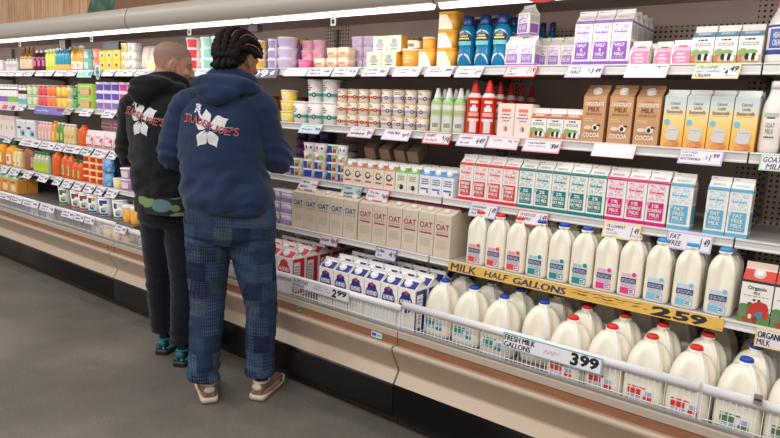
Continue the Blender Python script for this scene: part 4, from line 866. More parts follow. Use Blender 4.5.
row('yogurt_tub', 'tub', wtub(NV, NV, NV), 98, 111, 1, 5, 'big white yogurt tub with navy label', 'well', y=2.29, z0=WR, back=2, dy=.14)
row('yogurt_tub', 'tub', wtub(M(90, 100, 130), M(220, 224, 226), M(60, 130, 80)), 113.5, 124, 1, 5, 'big white yogurt tub with green base', 'beside the orange jars', y=2.30, z0=WR, back=1, dy=.13)
row('fruit_jar', 'jar', lambda w, k: tub(w, .125, M(236, 166, 60), LID, [(.2, .7, -30, 30, M(240, 180, 84))], .96, lidh=.2), 126, 141, 2, 5, 'orange fruit jar with white lid', 'well', y=2.30, z0=WR)
row('cheese_tub', 'tub', lambda w, k: sqtub(w, .095, .105, M(244, 244, 240), LID, [('s', 'F', .15, .3, .8, .7, 3, M(150, 150, 150))]), 93, 107, 1, 5, 'clear lidded white cheese tub', 'in front of navy label tub', y=2.17, z0=WZ)
row('cheese_tub', 'tub', lambda w, k: sqtub(w, .1, .1, M(246, 214, 170), LID, []), 107, 135, 3, 5, 'peach coloured tub with white lid', 'front of well', y=2.17, z0=WZ)
row('cheese_tub', 'tub', lambda w, k: sqtub(w, .1, .1, M(196, 196, 200), LID, [('s', 'F', .2, .2, .8, .8, 4, M(150, 154, 164))]), 136, 147, 1, 5, 'grey printed tub with white lid', "beside the black trousers", y=2.17, z0=WZ)
row('cheese_tub', 'tub', lambda w, k: sqtub(w, .13, .1, M(240, 240, 240), LID, [('s', 'F', .15, .2, .85, .8, 4, M(90, 130, 180))]), 158, 247, 7, 5, 'white tub with blue print', "well behind the shoppers' legs", y=2.17, z0=WZ, back=1, dy=.14)
def almond(rgb):
    c = M(*rgb)
    pr = [('r', 'T', .06, .05, .94, .85, c), ('e', 'F', .48, .66, .40, .22, c), ('e', 'F', .36, .85, .15, .07, c), ('e', 'F', .60, .85, .14, .07, c), ('e', 'F', .48, .90, .12, .05, M(190, 60, 70) if rgb[2] > 90 else c), ('t', 'F', .16, .64, .8, .75, 'ALMOND', WHITE, .03), ('t', 'F', .24, .54, .72, .61, 'BEVERAGE', WHITE, .02),
          ('r', 'R', .06, .05, .94, .97, c), ('r', 'R', .14, .12, .62, .88, M(232, 226, 222)), ('s', 'R', .2, .2, .56, .8, 8, M(140, 136, 140)), ('r', 'L', .06, .05, .94, .97, c)]
    return lambda w, k: gable(w, .095, .205, .238, .013, CARD, CARD, pr, cap=(LID, .0175), capu=.42)
row('almond_carton', 'carton', almond((206, 44, 66)), 248, 291.5, 3, 5, 'red almond beverage carton', 'well', y=2.18, z0=WZ, back=4, dy=.1)
row('almond_carton', 'carton', almond((32, 46, 128)), 318, 413.5, 6, 5, 'navy blue almond beverage carton', 'well', y=2.18, z0=WZ, back=4, dy=.1)
def gallon(cap, c): return Proto('gallon_jug', 'milk jug', jug(.1405, .252, .112, cap, [('r', 'F', .18, .3, .78, .62, M(226, 230, 236)), ('r', 'F', .18, .44, .5, .62, M(*c)), ('r', 'F', .56, .3, .78, .44, M(*c)), ('s', 'F', .2, .32, .52, .42, 2, M(110, 120, 150)), ('r', 'F', .6, .47, .76, .6, M(160, 170, 196)), ('s', 'F', .18, .64, .6, .72, 1, M(*c))], 38))
GB, GRD, GO = gallon(BCP, (40, 150, 150)), gallon(RCAP, (214, 50, 50)), gallon(BCP, (90, 120, 80))
caps = [(446, 281, 'b', 'leftmost of the front row'), (475, 288, 'b', 'second in the front row'), (505, 297, 'b', 'third in the front row'), (545, 302.5, 'b', 'fourth in the front row, beside the red caps'),
        (574, 318, 'r', 'leftmost red one in the front row'), (613, 327, 'r', 'second red one in the front row'), (653, 337, 'r', 'third red one in the front row'), (697, 348, 'r', 'rightmost red one in the front row'), (747, 360, 'o', 'in front, by the organic milk sign'), (800, 372, 'o', 'cut off by the right edge of the photo'),
        (465, 275, 'b', 'in the second row behind the leftmost jug'), (492.5, 282, 'b', 'in the second row behind the second jug'), (521.5, 290, 'b', 'in the second row behind the third jug'), (588, 307, 'r', 'leftmost red one in the second row'), (626, 316, 'r', 'second red one in the second row'), (664, 325, 'r', 'third red one in the second row'), (709, 335, 'r', 'rightmost red one in the second row'), (757, 347, 'o', 'in the second row under the organic milk sign')]
JH = .252
WHO = ['leftmost blue capped', 'second blue capped', 'third blue capped', 'fourth blue capped', 'leftmost red capped', 'second red capped', 'third red capped', 'rightmost red capped', 'sign side', 'edge']
G3 = {'b': 'blue capped milk gallon', 'r': 'red capped milk gallon', 'o': 'organic blue capped milk gallon'}
PR = {'b': GB, 'r': GRD, 'o': GO}
rs = random.Random(3); fronts = []
for i, (px, py, k, w) in enumerate(caps):
    p = at(px, py, z=.4405 + JH - .009)
    PR[k].put((p.x, p.y - .075, .4413), G3[k] + ', ' + w, 'milk gallons in the well', rz=rs.uniform(-.05, .05) if False else 0)
    if i < 10: fronts.append((p.x, p.y, k))
x, y, k = fronts[3]
GB.put((x, y + .155 - .075, .4413), 'blue capped milk gallon, in the second row behind the fourth jug', 'milk gallons in the well')
for i, (x, y, k) in enumerate(fronts[:9]):
    PR[k].put((x + .004, y + .40 - .075 if i != 3 else y + .32 - .075, .4413), G3[k] + ', in the shaded third row behind ' + ['the leftmost jug', 'the second jug', 'the third jug', 'the fourth jug', 'the leftmost red cap', 'the second red cap', 'the third red cap', 'the rightmost red cap', 'the organic pair'][i], 'milk gallons in the well')
# ------------------------------------------------------------------ price tags and signs
def scrib(s, f, u0, v0, u1, v1, mt, seed, th=.05):
    """handwriting too small to read: a running zigzag stroke"""
    r = random.Random(seed); u = u0; v = (v0 + v1) / 2; pts = [(u, v)]; up = 1
    while u < u1:
        u += r.uniform(.012, .03); v = v1 - r.uniform(0, .4) * (v1 - v0) if up > 0 else v0 + r.uniform(0, .4) * (v1 - v0); up = -up; pts.append((u, v))
    for a, b in zip(pts, pts[1:]):
        if r.random() < .18: continue
        s.ppoly(f, [(a[0], a[1]), (a[0] + .018, a[1]), (b[0] + .018, b[1]), (b[0], b[1])], mt, lift=.0004)
def sign(name, pa, pb, sh, h, tilt, border, bg, lines, label, cat='price tag', group='price tags', dz=0, seed=0, th=.002, bw=.085, dy=0):
    yf, zb, zt = SH[sh][:3]
    if sh == 5: yf, zt = 2.136, .594
    z = zt - .003 + dz
    xa, xb = X(pa, yf - .012, z - h / 2), X(pb, yf - .012, z - h / 2); w = xb - xa; s = MB()
    s.box(-w / 2, w / 2, 0, th, -h, 0, border)
    f = frame((-w / 2, -.0005, -h), (w, 0, 0), (0, 0, h)); b = bw * h / w
    s.prect(f, b, bw, 1 - b, 1 - bw, bg)
    for i, l in enumerate(lines):
        if l[0] == 'z': scrib(s, f, *l[1:5], l[5], seed * 7 + i)
        elif l[0] == 'e': s.pell(f, *l[1:5], l[5], lift=.0004)
        elif l[0] == 'r': s.ppoly(f, [(l[1], l[2]), (l[3], l[2]), (l[3], l[4]), (l[1], l[4])], l[5], lift=.0004)
        else: s.ptext(f, *l[1:5], l[0], l[5], bold=l[6] if len(l) > 6 else .02, shear=l[7] if len(l) > 7 else .15, lift=.0006)
    o = obj(name, s, None, ((xa + xb) / 2, yf - th - .001 - dy, z)); o.rotation_euler = (-math.radians(tilt), 0, 0)
    return tag(o, label, cat, group)
RD, YB_, LV, GY, BLU, GRN = M(206, 84, 84), M(224, 196, 110), M(176, 168, 206), M(160, 176, 172), M(150, 180, 206), M(120, 190, 150)
TG = M(216, 211, 219); HB = M(44, 42, 60)
def scribs(n=2, big=True):
    o = [('z', .08, .56 - .42 * i, .56, .88 - .42 * i, HB) for i in range(n)]
    return o + ([('z', .66, .3, .92, .8, HB)] if big else [])
T = 36
# top shelf
tl = [(0, 9, 'under the pale pink canister'), (9.5, 16, 'under the small white bottles'), (17, 25, 'left of the amber bottles'), (26, 34, 'under the amber bottles'), (37.5, 46, 'under the purple juice bottles'), (47, 54, 'left of the lime bottles'), (56.5, 66, 'under the lime and blue bottles'), (67, 77, 'under the blue juice bottles'),
      (104, 115, 'under the left yellow boxes'), (117, 128, 'under the right yellow boxes'), (128.5, 135, 'under the cream square tubs'), (136.5, 149, 'under the beige pouches'), (150, 160, "beside the black hood"), (181, 193, "behind the shaved head"), (196, 212, 'between the shoppers')]
for i, (a, b, w) in enumerate(tl): sign('price_tag', a, b, 1, .058, T, TG, TG, scribs(2) if i % 2 else scribs(1), 'white price tag, top shelf, ' + w, seed=i)
sign('shelf_sign', 77.5, 92, 1, .06, 20, M(150, 220, 200), M(170, 226, 208), [('r', .3, .2, .65, .8, M(90, 196, 170)), ('r', .75, .2, .98, .85, M(60, 120, 170)), ('z', .05, .3, .28, .7, HB)], 'mint green shelf sign under the orange juice', 'shelf sign', None)
o = MB(); 
for y in (0, .003): pass
o.loft([[(.034 * math.cos(2 * PI * j / 24), y, .055 * math.sin(2 * PI * j / 24)) for j in range(24)] for y in (0, .003)], M(214, 236, 232), smooth=False)
f = frame((-.034, -.0006, -.055), (.068, 0, 0), (0, 0, .11)); o.pell(f, .5, .5, .38, .4, M(60, 110, 120), 20, .0003); scrib(o, f, .25, .55, .75, .75, M(214, 236, 232), 5); scrib(o, f, .25, .25, .75, .45, M(214, 236, 232), 6)
p = at(97.5, 73, y=2.455); tag(obj('shelf_sign', o, None, (p.x, 2.455, 1.628)), 'oval mint shelf talker with dark centre under coral tubs', 'shelf sign')
NAVY = M(58, 56, 82)
sign('price_sign', 249.5, 278, 1, .062, 24, NAVY, NAVY, [('99', .12, .12, .68, .88, WHITE, .025, 0), ('¢', .75, .25, .9, .8, WHITE, .01, 0)], "navy 99 cent sign beside the braided shopper's face", 'price sign', None)
sign('price_tag', 286, 308, 1, .056, T, M(196, 210, 214), TG, [('z', .1, .55, .6, .75, M(150, 160, 176)), ('z', .15, .2, .5, .35, M(170, 176, 190))], 'pale price tag under the hot pink tub', seed=31)
sign('price_tag', 309, 332, 1, .056, T, M(230, 206, 220), TG, scribs(2), 'pink edged price tag under the beige dip tub on its own', seed=32)
sign('price_tag', 334, 358, 1, .058, T, M(200, 220, 214), TG, scribs(2), 'price tag under the beige tubs and square lilac tubs', seed=33)
sign('price_tag', 364, 389, 1, .058, T, LV, TG, scribs(2), 'price tag under the butter boxes', seed=34)
sign('price_tag', 395, 421, 1, .058, T, M(226, 208, 222), TG, [('z', .12, .62, .6, .84, HB), ('z', .12, .3, .48, .46, HB), ('z', .66, .4, .92, .84, HB)], 'price tag under the orange margarine tub', seed=35)
sign('price_tag', 427, 453, 1, .058, T, M(226, 212, 226), TG, [('LACTO', .14, .66, .5, .84, HB, .01), ('BALANCE', .14, .4, .6, .58, HB, .01), ('z', .72, .5, .94, .84, HB)], 'price tag under the yellow lidded tubs', seed=36)
sign('price_tag', 457, 483, 1, .062, T, M(220, 206, 226), TG, [('z', .1, .64, .7, .82, M(110, 106, 130)), ('z', .12, .2, .5, .5, M(110, 106, 130)), ('3', .74, .24, .82, .6, HB, .02), ('99', .84, .4, .96, .62, HB, .02)], 'price tag under the blue creamer bottles', seed=37)
sign('price_tag', 506, 537, 1, .06, T, RD, TG, [('HALF', .1, .66, .38, .86, HB, .02), ('&', .14, .42, .22, .6, HB, .02), ('HALF', .1, .16, .4, .36, HB, .02), ('e', .55, .5, .1, .2, M(226, 206, 220)), ('1', .72, .2, .76, .86, HB, .03), ('19', .8, .3, .95, .86, HB, .03)], 'red framed price tag under the short purple cartons', seed=38)
sign('price_tag', 567, 603, 1, .062, T, LV, TG, [('HALF &', .12, .68, .4, .86, HB, .01), ('HALF', .12, .3, .42, .6, HB, .02), ('e', .54, .5, .06, .14, M(236, 206, 220)), ('$', .6, .46, .66, .72, HB, .01), ('3', .68, .3, .76, .72, HB, .03), ('49', .8, .36, .96, .74, HB, .03)], 'price tag under the tall purple half and half cartons', seed=39)
sign('price_tag', 626, 668, 1, .062, T, TG, TG, [('HEAVY', .14, .74, .42, .9, M(140, 136, 160), .01), ('z', .68, .74, .94, .9, HB), ('e', .46, .4, .03, .05, M(180, 180, 190))], 'wide white price tag under the small pink cartons', seed=40)
sign('price_tag', 694, 740, 1, .066, T, M(214, 196, 140), TG, [('ORGANIC', .06, .66, .56, .9, M(70, 150, 80), .02), ('HEAVY WHIPPING', .05, .4, .6, .56, HB, .0), ('CREAM', .06, .1, .4, .32, HB, .02), ('$', .64, .56, .68, .76, HB, .01), ('4', .68, .26, .76, .62, HB, .04), ('49', .78, .46, .97, .86, HB, .04), ('r', .72, .2, .92, .235, HB)], 'ORGANIC cream price tag with green lettering, top shelf', seed=41)
# second shelf
tl2 = [(18.5, 26, 'left of the pale green jars', BLU), (65, 73, 'under the yellow fruit jars', M(170, 170, 150)), (82, 93, 'under the lime green snack box', TG), (104, 116, 'under the purple yogurt tubs', TG)]
sign('shelf_sign', -2, 18, 2, .062, 20, M(222, 196, 204), M(226, 200, 208), [('r', .25, .15, .5, .85, M(214, 90, 110)), ('r', .72, .1, .86, .8, M(120, 50, 60)), ('z', .55, .3, .7, .7, HB)], 'pink and red shelf sign at the far left', 'shelf sign', None)
sign('shelf_sign', 34.5, 65, 2, .07, 15, M(104, 104, 184), M(110, 114, 190), [('r', .5, .2, .98, .8, M(140, 110, 180)), ('r', .75, .5, .98, .9, M(190, 90, 130)), ('z', .06, .3, .45, .7, M(190, 196, 226))], 'long violet shelf sign under the fruit jars', 'shelf sign', None)
for i, (a, b, w, bc) in enumerate(tl2): sign('price_tag', a, b, 2, .066, T, bc, bc if i == 1 else TG, scribs(2), 'price tag, second shelf, ' + w, seed=60 + i)
sign('price_tag', 301, 322, 2, .062, T, M(150, 190, 206), M(196, 214, 222), [('z', .12, .66, .7, .84, GRN), ('z', .1, .3, .6, .56, HB), ('z', .7, .3, .94, .8, HB)], 'blue edged price tag under the teal banded tubs', seed=70)
sign('price_tag', 350, 374, 2, .062, T, M(206, 160, 160), TG, [('z', .12, .66, .7, .88, M(90, 170, 110)), ('z', .1, .2, .66, .55, HB), ('z', .74, .2, .94, .8, HB)], 'price tag with green heading under the red banded cups', seed=71)
sign('price_tag', 384, 411, 2, .062, T, M(196, 190, 216), TG, [('z', .12, .5, .6, .86, HB), ('z', .7, .3, .94, .86, HB)], 'price tag under the lavender banded cups', seed=72)
sign('price_tag', 424, 451, 2, .06, 28, RD, TG, [('WHIPT', .1, .6, .44, .84, HB, .02), ('z', .08, .2, .5, .45, M(206, 90, 100)), ('z', .7, .15, .95, .85, HB)], 'red framed price tag under the green spray cans', seed=73)
sign('price_tag', 458, 487, 2, .062, 32, LV, TG, [('z', .1, .6, .5, .84, HB), ('z', .12, .2, .4, .42, HB), ('4', .66, .26, .74, .76, HB, .03), ('49', .76, .3, .94, .76, HB, .03)], 'lilac edged price tag under the red spray cans', seed=74)
sign('price_tag', 488, 519, 2, .06, 32, M(214, 160, 170), TG, [('z', .1, .55, .45, .84, M(150, 146, 170)), ('z', .65, .5, .92, .84, M(120, 116, 150))], 'pink edged price tag under the pale pink boxes', seed=75)
sign('price_tag', 524, 561, 2, .062, 32, M(214, 140, 150), TG, [('z', .1, .6, .55, .8, HB), ('z', .12, .4, .6, .52, M(120, 116, 150)), ('z', .72, .3, .92, .8, HB)], 'wide red edged price tag under the small cow cartons', seed=76)
sign('price_tag', 593, 635, 2, .058, 32, M(236, 206, 206), M(244, 240, 244), [('z', .74, .2, .88, .34, M(190, 120, 120))], 'blank looking white price tag under the chocolate milk', seed=77)
sign('price_tag', 679, 723, 2, .06, 32, LV, TG, [('CULTURED', .06, .72, .42, .86, HB, .0), ('LOWFAT', .06, .5, .36, .64, HB, .0), ('BUTTERMILK', .06, .26, .52, .42, HB, .01), ('$', .62, .36, .66, .6, HB, .01), ('1', .7, .3, .74, .7, HB, .03), ('99', .78, .5, .92, .8, HB, .02)], 'price tag reading BUTTERMILK under the yellow cartons', seed=78)
sign('price_tag', 760, 804, 2, .062, 32, M(150, 200, 160), TG, [('GOAT', .06, .5, .5, .86, HB, .02), ('MILK', .16, .1, .56, .42, HB, .02)], 'green edged GOAT MILK price tag at the right edge', seed=79)
# third shelf
tl3 = [(6, 13, 'under the pink topped boxes', BLU), (22, 41, 'under the white and blue boxes', TG), (42, 56, 'under the pink smoothie bottles', TG), (57, 65, 'under the amber orange bottle', TG), (66, 82, 'under the cream juice bottles', TG), (83, 93, 'under the carrot juice bottle', BLU), (95, 108, 'under the left red fruit pouches', TG), (110, 118, 'beside the black sleeve', TG)]
for i, (a, b, w, bc) in enumerate(tl3): sign('price_tag', a, b, 3, .07, T, bc, TG, scribs(2), 'price tag, third shelf, ' + w, seed=90 + i)
sign('price_tag', 300, 318, 3, .066, 30, M(206, 140, 150), TG, scribs(2), 'price tag under the small yogurt cups, third shelf', seed=100)
sign('price_tag', 342, 362, 3, .066, 26, M(120, 140, 130), M(176, 188, 186), [('z', .1, .6, .5, .85, HB), ('z', .15, .15, .6, .45, HB), ('z', .72, .2, .94, .8, HB)], 'grey green price tag under the brown roofed cartons', seed=101)
sign('price_tag', 367, 389, 3, .066, 26, RD, TG, [('z', .1, .55, .55, .8, HB), ('z', .1, .25, .5, .45, HB), ('z', .7, .25, .94, .75, HB)], 'red framed price tag left of the coconut cartons', seed=102)
sign('price_tag', 470, 497, 3, .064, 24, LV, TG, [('HOMOGENIZED', .08, .66, .6, .82, HB, .01), ('VITAMIN D', .08, .42, .5, .58, HB, .01), ('MILK', .08, .16, .3, .34, HB, .01), ('1', .74, .2, .78, .8, HB, .03), ('49', .82, .4, .95, .82, HB, .03)], 'lilac framed price tag under the red milk cartons', seed=103)
sign('price_tag', 517, 548, 3, .064, 24, RD, TG, [('2% REDUCED', .1, .6, .6, .8, HB, .01), ('FAT MILK', .1, .32, .48, .52, HB, .01), ('1', .74, .2, .78, .8, HB, .03), ('49', .82, .4, .95, .82, HB, .03)], 'red framed 2% price tag under the teal milk cartons', seed=104)
sign('price_tag', 603, 640, 3, .062, 22, YB_, TG, [('1% LOWFAT', .1, .66, .6, .86, HB, .01), ('MILK', .1, .44, .3, .6, HB, .01), ('z', .1, .28, .35, .34, M(180, 180, 190)), ('1', .76, .2, .8, .84, HB, .03), ('49', .84, .4, .96, .84, HB, .03)], 'yellow framed 1% price tag under the magenta milk cartons', seed=105)
sign('price_tag', 667, 712, 3, .066, 22, LV, TG, [('FAT', .06, .56, .3, .86, HB, .02), ('FREE', .06, .2, .34, .48, HB, .02), ('1', .74, .2, .78, .8, HB, .03), ('49', .82, .35, .95, .8, HB, .03)], 'lilac framed FAT FREE price tag under the light blue cartons', seed=106)
# lowest shelf
tl4 = [(2, 9, 'under the big orange juice bottles'), (11, 20, 'left of the pale yellow bottles'), (25, 33, 'under the brown cider'), (40, 49, 'under the lime label bottles'), (55, 62, 'under the broad red orange bottle'), (64, 73, 'under the tall carrot juices'), (75, 84, 'under the short carrot juices'), (86, 95, 'under the left yellow red cups'), (97, 105, 'under the right yellow red cups'), (108, 118, 'under the blue snack packs')]
for i, (a, b, w) in enumerate(tl4): sign('price_tag', a, b, 4, .068, T, TG, TG, scribs(2), 'price tag, lowest shelf, ' + w, seed=120 + i)
sign('price_tag', 320, 337, 4, .052, 14, M(206, 130, 140), M(206, 202, 214), [('z', .06, .3, .5, .75, HB), ('z', .6, .2, .95, .85, HB)], 'small price tag under the blue oat cartons', seed=140)
sign('price_tag', 375, 396, 4, .06, 14, M(120, 110, 160), M(206, 202, 214), [('z', .06, .5, .4, .85, HB), ('z', .1, .2, .3, .45, HB), ('z', .65, .2, .95, .85, HB)], 'violet framed price tag under the magenta oat cartons', seed=141)
YEL = mat((220, 178, 84), .55, noise_amt=.08, scale=12); NV2 = M(62, 58, 92); BRN2 = M(120, 70, 50)
sign('half_gallon_sign', 447.5, 723, 4, .045, 4, YEL, YEL, [('MILK', .012, .12, .128, .86, NV2, .045, .1), ('HALF', .165, .2, .268, .78, NV2, .02, .15), ('GALLONS', .29, .14, .495, .76, NV2, .02, .15), ('z', .51, .66, .74, .82, BRN2), ('z', .51, .42, .73, .58, BRN2), ('z', .55, .2, .65, .34, BRN2), ('r', .762, .42, .775, .47, NV2), ('2', .785, .1, .85, .9, M(44, 38, 44), .045, .05), ('59', .855, .1, .955, .9, M(44, 38, 44), .045, .05), ('z', .955, .12, .985, .2, M(110, 120, 60))],
     'long yellow MILK HALF GALLONS 2.59 sign under the jugs', 'shelf sign', None, bw=.02, dz=.004)
sign('price_tag', 755, 802, 4, .062, 10, YB_, TG, [('ORGANIC', .05, .5, .62, .84, INK, .03, 0), ('MILK', .05, .12, .34, .44, INK, .03, 0)], 'yellow framed ORGANIC MILK price tag at the lower right', seed=143)
# fence signs
sign('price_sign', 290.5, 347.5, 5, .05, 3, M(206, 202, 176), M(210, 212, 220), [('ALMOND', .03, .5, .3, .88, M(60, 62, 84), .01, .1), ('BEVERAGE', .03, .12, .24, .44, M(60, 62, 84), .02, .1), ('z', .38, .62, .62, .74, M(120, 124, 146)), ('z', .38, .34, .66, .48, M(120, 124, 146)), ('2', .72, .1, .80, .9, INK, .045, .1), ('99', .81, .36, .97, .92, INK, .045, .1)], 'ALMOND BEVERAGE 2.99 sign on the well fence', 'price sign', None, dz=-.018)
sign('price_sign', 502, 601.5, 5, .062, 3, M(140, 176, 190), M(228, 226, 232), [('FRESH MILK', .02, .54, .34, .9, M(50, 46, 70), .02, .1), ('GALLONS', .02, .12, .3, .46, M(50, 46, 70), .02, .1), ('z', .38, .3, .6, .7, M(206, 196, 210)), ('3', .7, .12, .78, .92, INK, .045, .05), ('99', .79, .2, .97, .92, INK, .045, .05)], 'FRESH MILK GALLONS 3.99 sign on the well fence', 'price sign', None)
tl5 = [(0, 10, 'in front of the left juice cartons'), (11, 22, 'in front of the right juice cartons'), (23, 38, 'in front of the left low tub'), (40, 54, 'in front of the right low tub'), (62, 74, 'under the leftmost big yogurt tub'), (74.5, 84, 'under the red accent tubs'), (85, 94, 'under the yellow corner tub'), (115, 126, 'in front of the peach tubs')]
for i, (a, b, w) in enumerate(tl5): sign('price_tag', a, b, 5, .052, 20, TG, TG, scribs(2), 'price tag on the well fence, ' + w, seed=150 + i, dz=.002)
# ------------------------------------------------------------------ the two shoppers
def voxel(mb, size, it=4, mt=None, fac=.5):
    o = obj('shell', mb)
    r = o.modifiers.new('r', 'REMESH'); r.mode = 'VOXEL'; r.voxel_size = size; r.use_smooth_shade = True
    s = o.modifiers.new('s', 'SMOOTH'); s.iterations = it; s.factor = fac
    dg = bpy.context.evaluated_depsgraph_get(); dg.update()
    me = bpy.data.meshes.new_from_object(o.evaluated_get(dg)); bpy.data.objects.remove(o)
    me.materials.clear()
    if mt: me.materials.append(mt)
    me.polygons.foreach_set('material_index', [0] * len(me.polygons)); me.polygons.foreach_set('use_smooth', [True] * len(me.polygons))
    return me
def warp(me, fn):
    """move every vertex along its normal by fn(co)"""
    n = len(me.vertices); a = np.empty(n * 3); me.vertices.foreach_get('co', a); a = a.reshape(-1, 3)
    nn = np.empty(n * 3); me.vertex_normals.foreach_get('vector', nn); nn = nn.reshape(-1, 3)
    d = np.array([fn(Vector(p)) for p in a]); a += nn * d[:, None]
    me.vertices.foreach_set('co', a.ravel()); me.update()
def ell(cx, cy, z, rx, ry, rot=0, n=28, p=2.3):
    out = []
    for j in range(n):
        a = 2 * PI * j / n; c, s = math.cos(a), math.sin(a)
        x = rx * math.copysign(abs(c) ** (2 / p), c); y = ry * math.copysign(abs(s) ** (2 / p), s)
        out.append((cx + x * math.cos(rot) - y * math.sin(rot), cy + x * math.sin(rot) + y * math.cos(rot), z))
    return out
def limb(mb, pts, rad, mt, n=14, end=True):
    """smooth tapered limb through the joints"""
    P = [Vector(p) for p in pts]; out, rr_ = [], []
    for i in range(len(P) - 1):
        p0, p1, p2, p3 = P[max(i - 1, 0)], P[i], P[i + 1], P[min(i + 2, len(P) - 1)]
        for k in range(6):
            t = k / 6; out.append(.5 * ((2 * p1) + (p2 - p0) * t + (2 * p0 - 5 * p1 + 4 * p2 - p3) * t * t + (3 * p1 - p0 - 3 * p2 + p3) * t ** 3)); rr_.append(rad[i] + (rad[i + 1] - rad[i]) * t)
    out.append(P[-1]); rr_.append(rad[-1]); mb.tube(out, rr_, mt, n)
    for p, r in ((P[0], rad[0]), (P[-1], rad[-1]))[:2 if end else 1]: mb.blob(p, (r * .98,) * 3, mt, 12, 8)
HEADL = [(-.120, .020, .078, .042), (-.107, .036, .090, .012), (-.085, .050, .093, -.012), (-.06, .060, .092, -.048), (-.03, .068, .091, -.076), (0, .0735, .090, -.090), (.03, .0765, .094, -.099),
         (.06, .0755, .090, -.099), (.085, .066, .076, -.088), (.105, .045, .05, -.062), (.116, .018, .015, -.03)]
def head_geo(mb, mt):
    mb.loft([ell(0, (f + b) / 2, z, w, (f - b) / 2, n=28, p=2.25) for z, w, f, b in HEADL], mt)
    mb.tube([(0, .086, .025), (0, .098, .0), (0, .112, -.028)], [.008, .009, .011], mt, 8)
    mb.blob((0, .108, -.032), (.016, .014, .011), mt); 
    for s in (-1, 1):
        mb.blob((s * .012, .100, -.036), (.009, .011, .008), mt)
        mb.tube([(s * .012, .090, .024), (s * .034, .086, .030), (s * .056, .066, .022)], [.007, .008, .006], mt, 8)
        mb.blob((s * .045, .066, -.028), (.022, .02, .02), mt)
        e = Matrix.Rotation(s * .35, 3, 'Z') @ Matrix.Rotation(-.18, 3, 'X')
        mb.blob((s * .079, -.012, -.006), (.0075, .018, .031), mt, 14, 10, e)
        mb.blob((s * .077, -.002, -.032), (.006, .009, .012), mt, 10, 8, e)
    mb.blob((0, .092, -.064), (.024, .009, .006), mt); mb.blob((0, .090, -.074), (.021, .009, .007), mt)
def head_dents(p):
    d = 0
    for s in (-1, 1):
        q = p - Vector((s * .033, .088, .006)); d -= .009 * math.exp(-(q.x ** 2 / .0003 + q.y ** 2 / .0006 + q.z ** 2 / .00012))
        if p.x * s > .07:
            q = p - Vector((s * .086, -.010, -.004)); d -= .005 * math.exp(-(q.y ** 2 / .00007 + q.z ** 2 / .00022))
    q = p - Vector((0, .095, -.069)); d -= .004 * math.exp(-(q.x ** 2 / .0004 + q.y ** 2 / .0003 + q.z ** 2 / .000006))
    return d
def hand_geo(mb, wrist, d, up, side, mt):
    """palm and five curled fingers; d points along the hand, up is the back of the hand, side (+1/-1) where the thumb sits"""
    d = d.normalized(); up = (up - d * up.dot(d)).normalized(); s = d.cross(up) * side
    c = wrist + d * .05; q = Matrix((s, d, up)).transposed()
    mb.blob(c, (.041, .052, .016), mt, 14, 10, q); mb.tube([wrist - d * .03, wrist + d * .02], [.026, .028], mt, 10)
    for k, L in enumerate((.075, .084, .078, .062)):
        b = c + d * .035 + s * (.03 - .0205 * k) ; pts = [b - d * .02, b + d * L * .28, b + d * L * .66 - up * L * .3, b + d * L * .74 - up * L * .74]
        mb.tube(pts, [.0095, .009, .0083, .007], mt, 8); mb.blob(pts[-1], (.007,) * 3, mt, 8, 6)
    b = wrist + d * .02 + s * .026; pts = [b, b + s * .026 + d * .022 - up * .012, b + s * .03 + d * .05 - up * .03, b + s * .022 + d * .068 - up * .044]
    mb.tube(pts, [.013, .0115, .0098, .0078], mt, 8); mb.blob(pts[-1], (.0078,) * 3, mt, 8, 6)
def skin_mat(rgb):
    m, nt, b = nodemat('skin', .5)
    tc = nd(nt, 'TexCoord'); n = nd(nt, 'TexNoise'); n.inputs['Scale'].default_value = 60; n.inputs['Detail'].default_value = 4
    nt.links.new(tc.outputs['Object'], n.inputs['Vector'])
    nt.links.new(ramp(nt, n.outputs['Fac'], [(.3, tuple(v * .92 for v in rgb)), (.7, tuple(min(255, v * 1.06) for v in rgb))]), b.inputs['Base Color'])
    b.inputs['Subsurface Weight'].default_value = .12; b.inputs['Subsurface Radius'].default_value = (1, .4, .2); b.inputs['Subsurface Scale'].default_value = .008
    return m
def cloth_mat(name, rgb, rough=.9, bump=.25):
    m, nt, b = nodemat(name, rough); b.inputs['Specular IOR Level'].default_value = .15
    tc = nd(nt, 'TexCoord'); n = nd(nt, 'TexNoise'); n.inputs['Scale'].default_value = 420; n.inputs['Detail'].default_value = 2
    n2 = nd(nt, 'TexNoise'); n2.inputs['Scale'].default_value = 7; n2.inputs['Detail'].default_value = 4
    for q in (n, n2): nt.links.new(tc.outputs['Object'], q.inputs['Vector'])
    c = ramp(nt, n2.outputs['Fac'], [(.35, tuple(v * .9 for v in rgb)), (.65, tuple(min(255, v * 1.1) for v in rgb))])
    nt.links.new(mixc(nt, .12, c, ramp(nt, n.outputs['Fac'], [(.3, tuple(v * .6 for v in rgb)), (.7, tuple(min(255, v * 1.5) for v in rgb))])), b.inputs['Base Color'])
    bp = nd(nt, 'Bump'); bp.inputs['Strength'].default_value = bump; bp.inputs['Distance'].default_value = .002; nt.links.new(n.outputs['Fac'], bp.inputs['Height']); nt.links.new(bp.outputs[0], b.inputs['Normal'])
    b.inputs['Sheen Weight'].default_value = .15
    return m
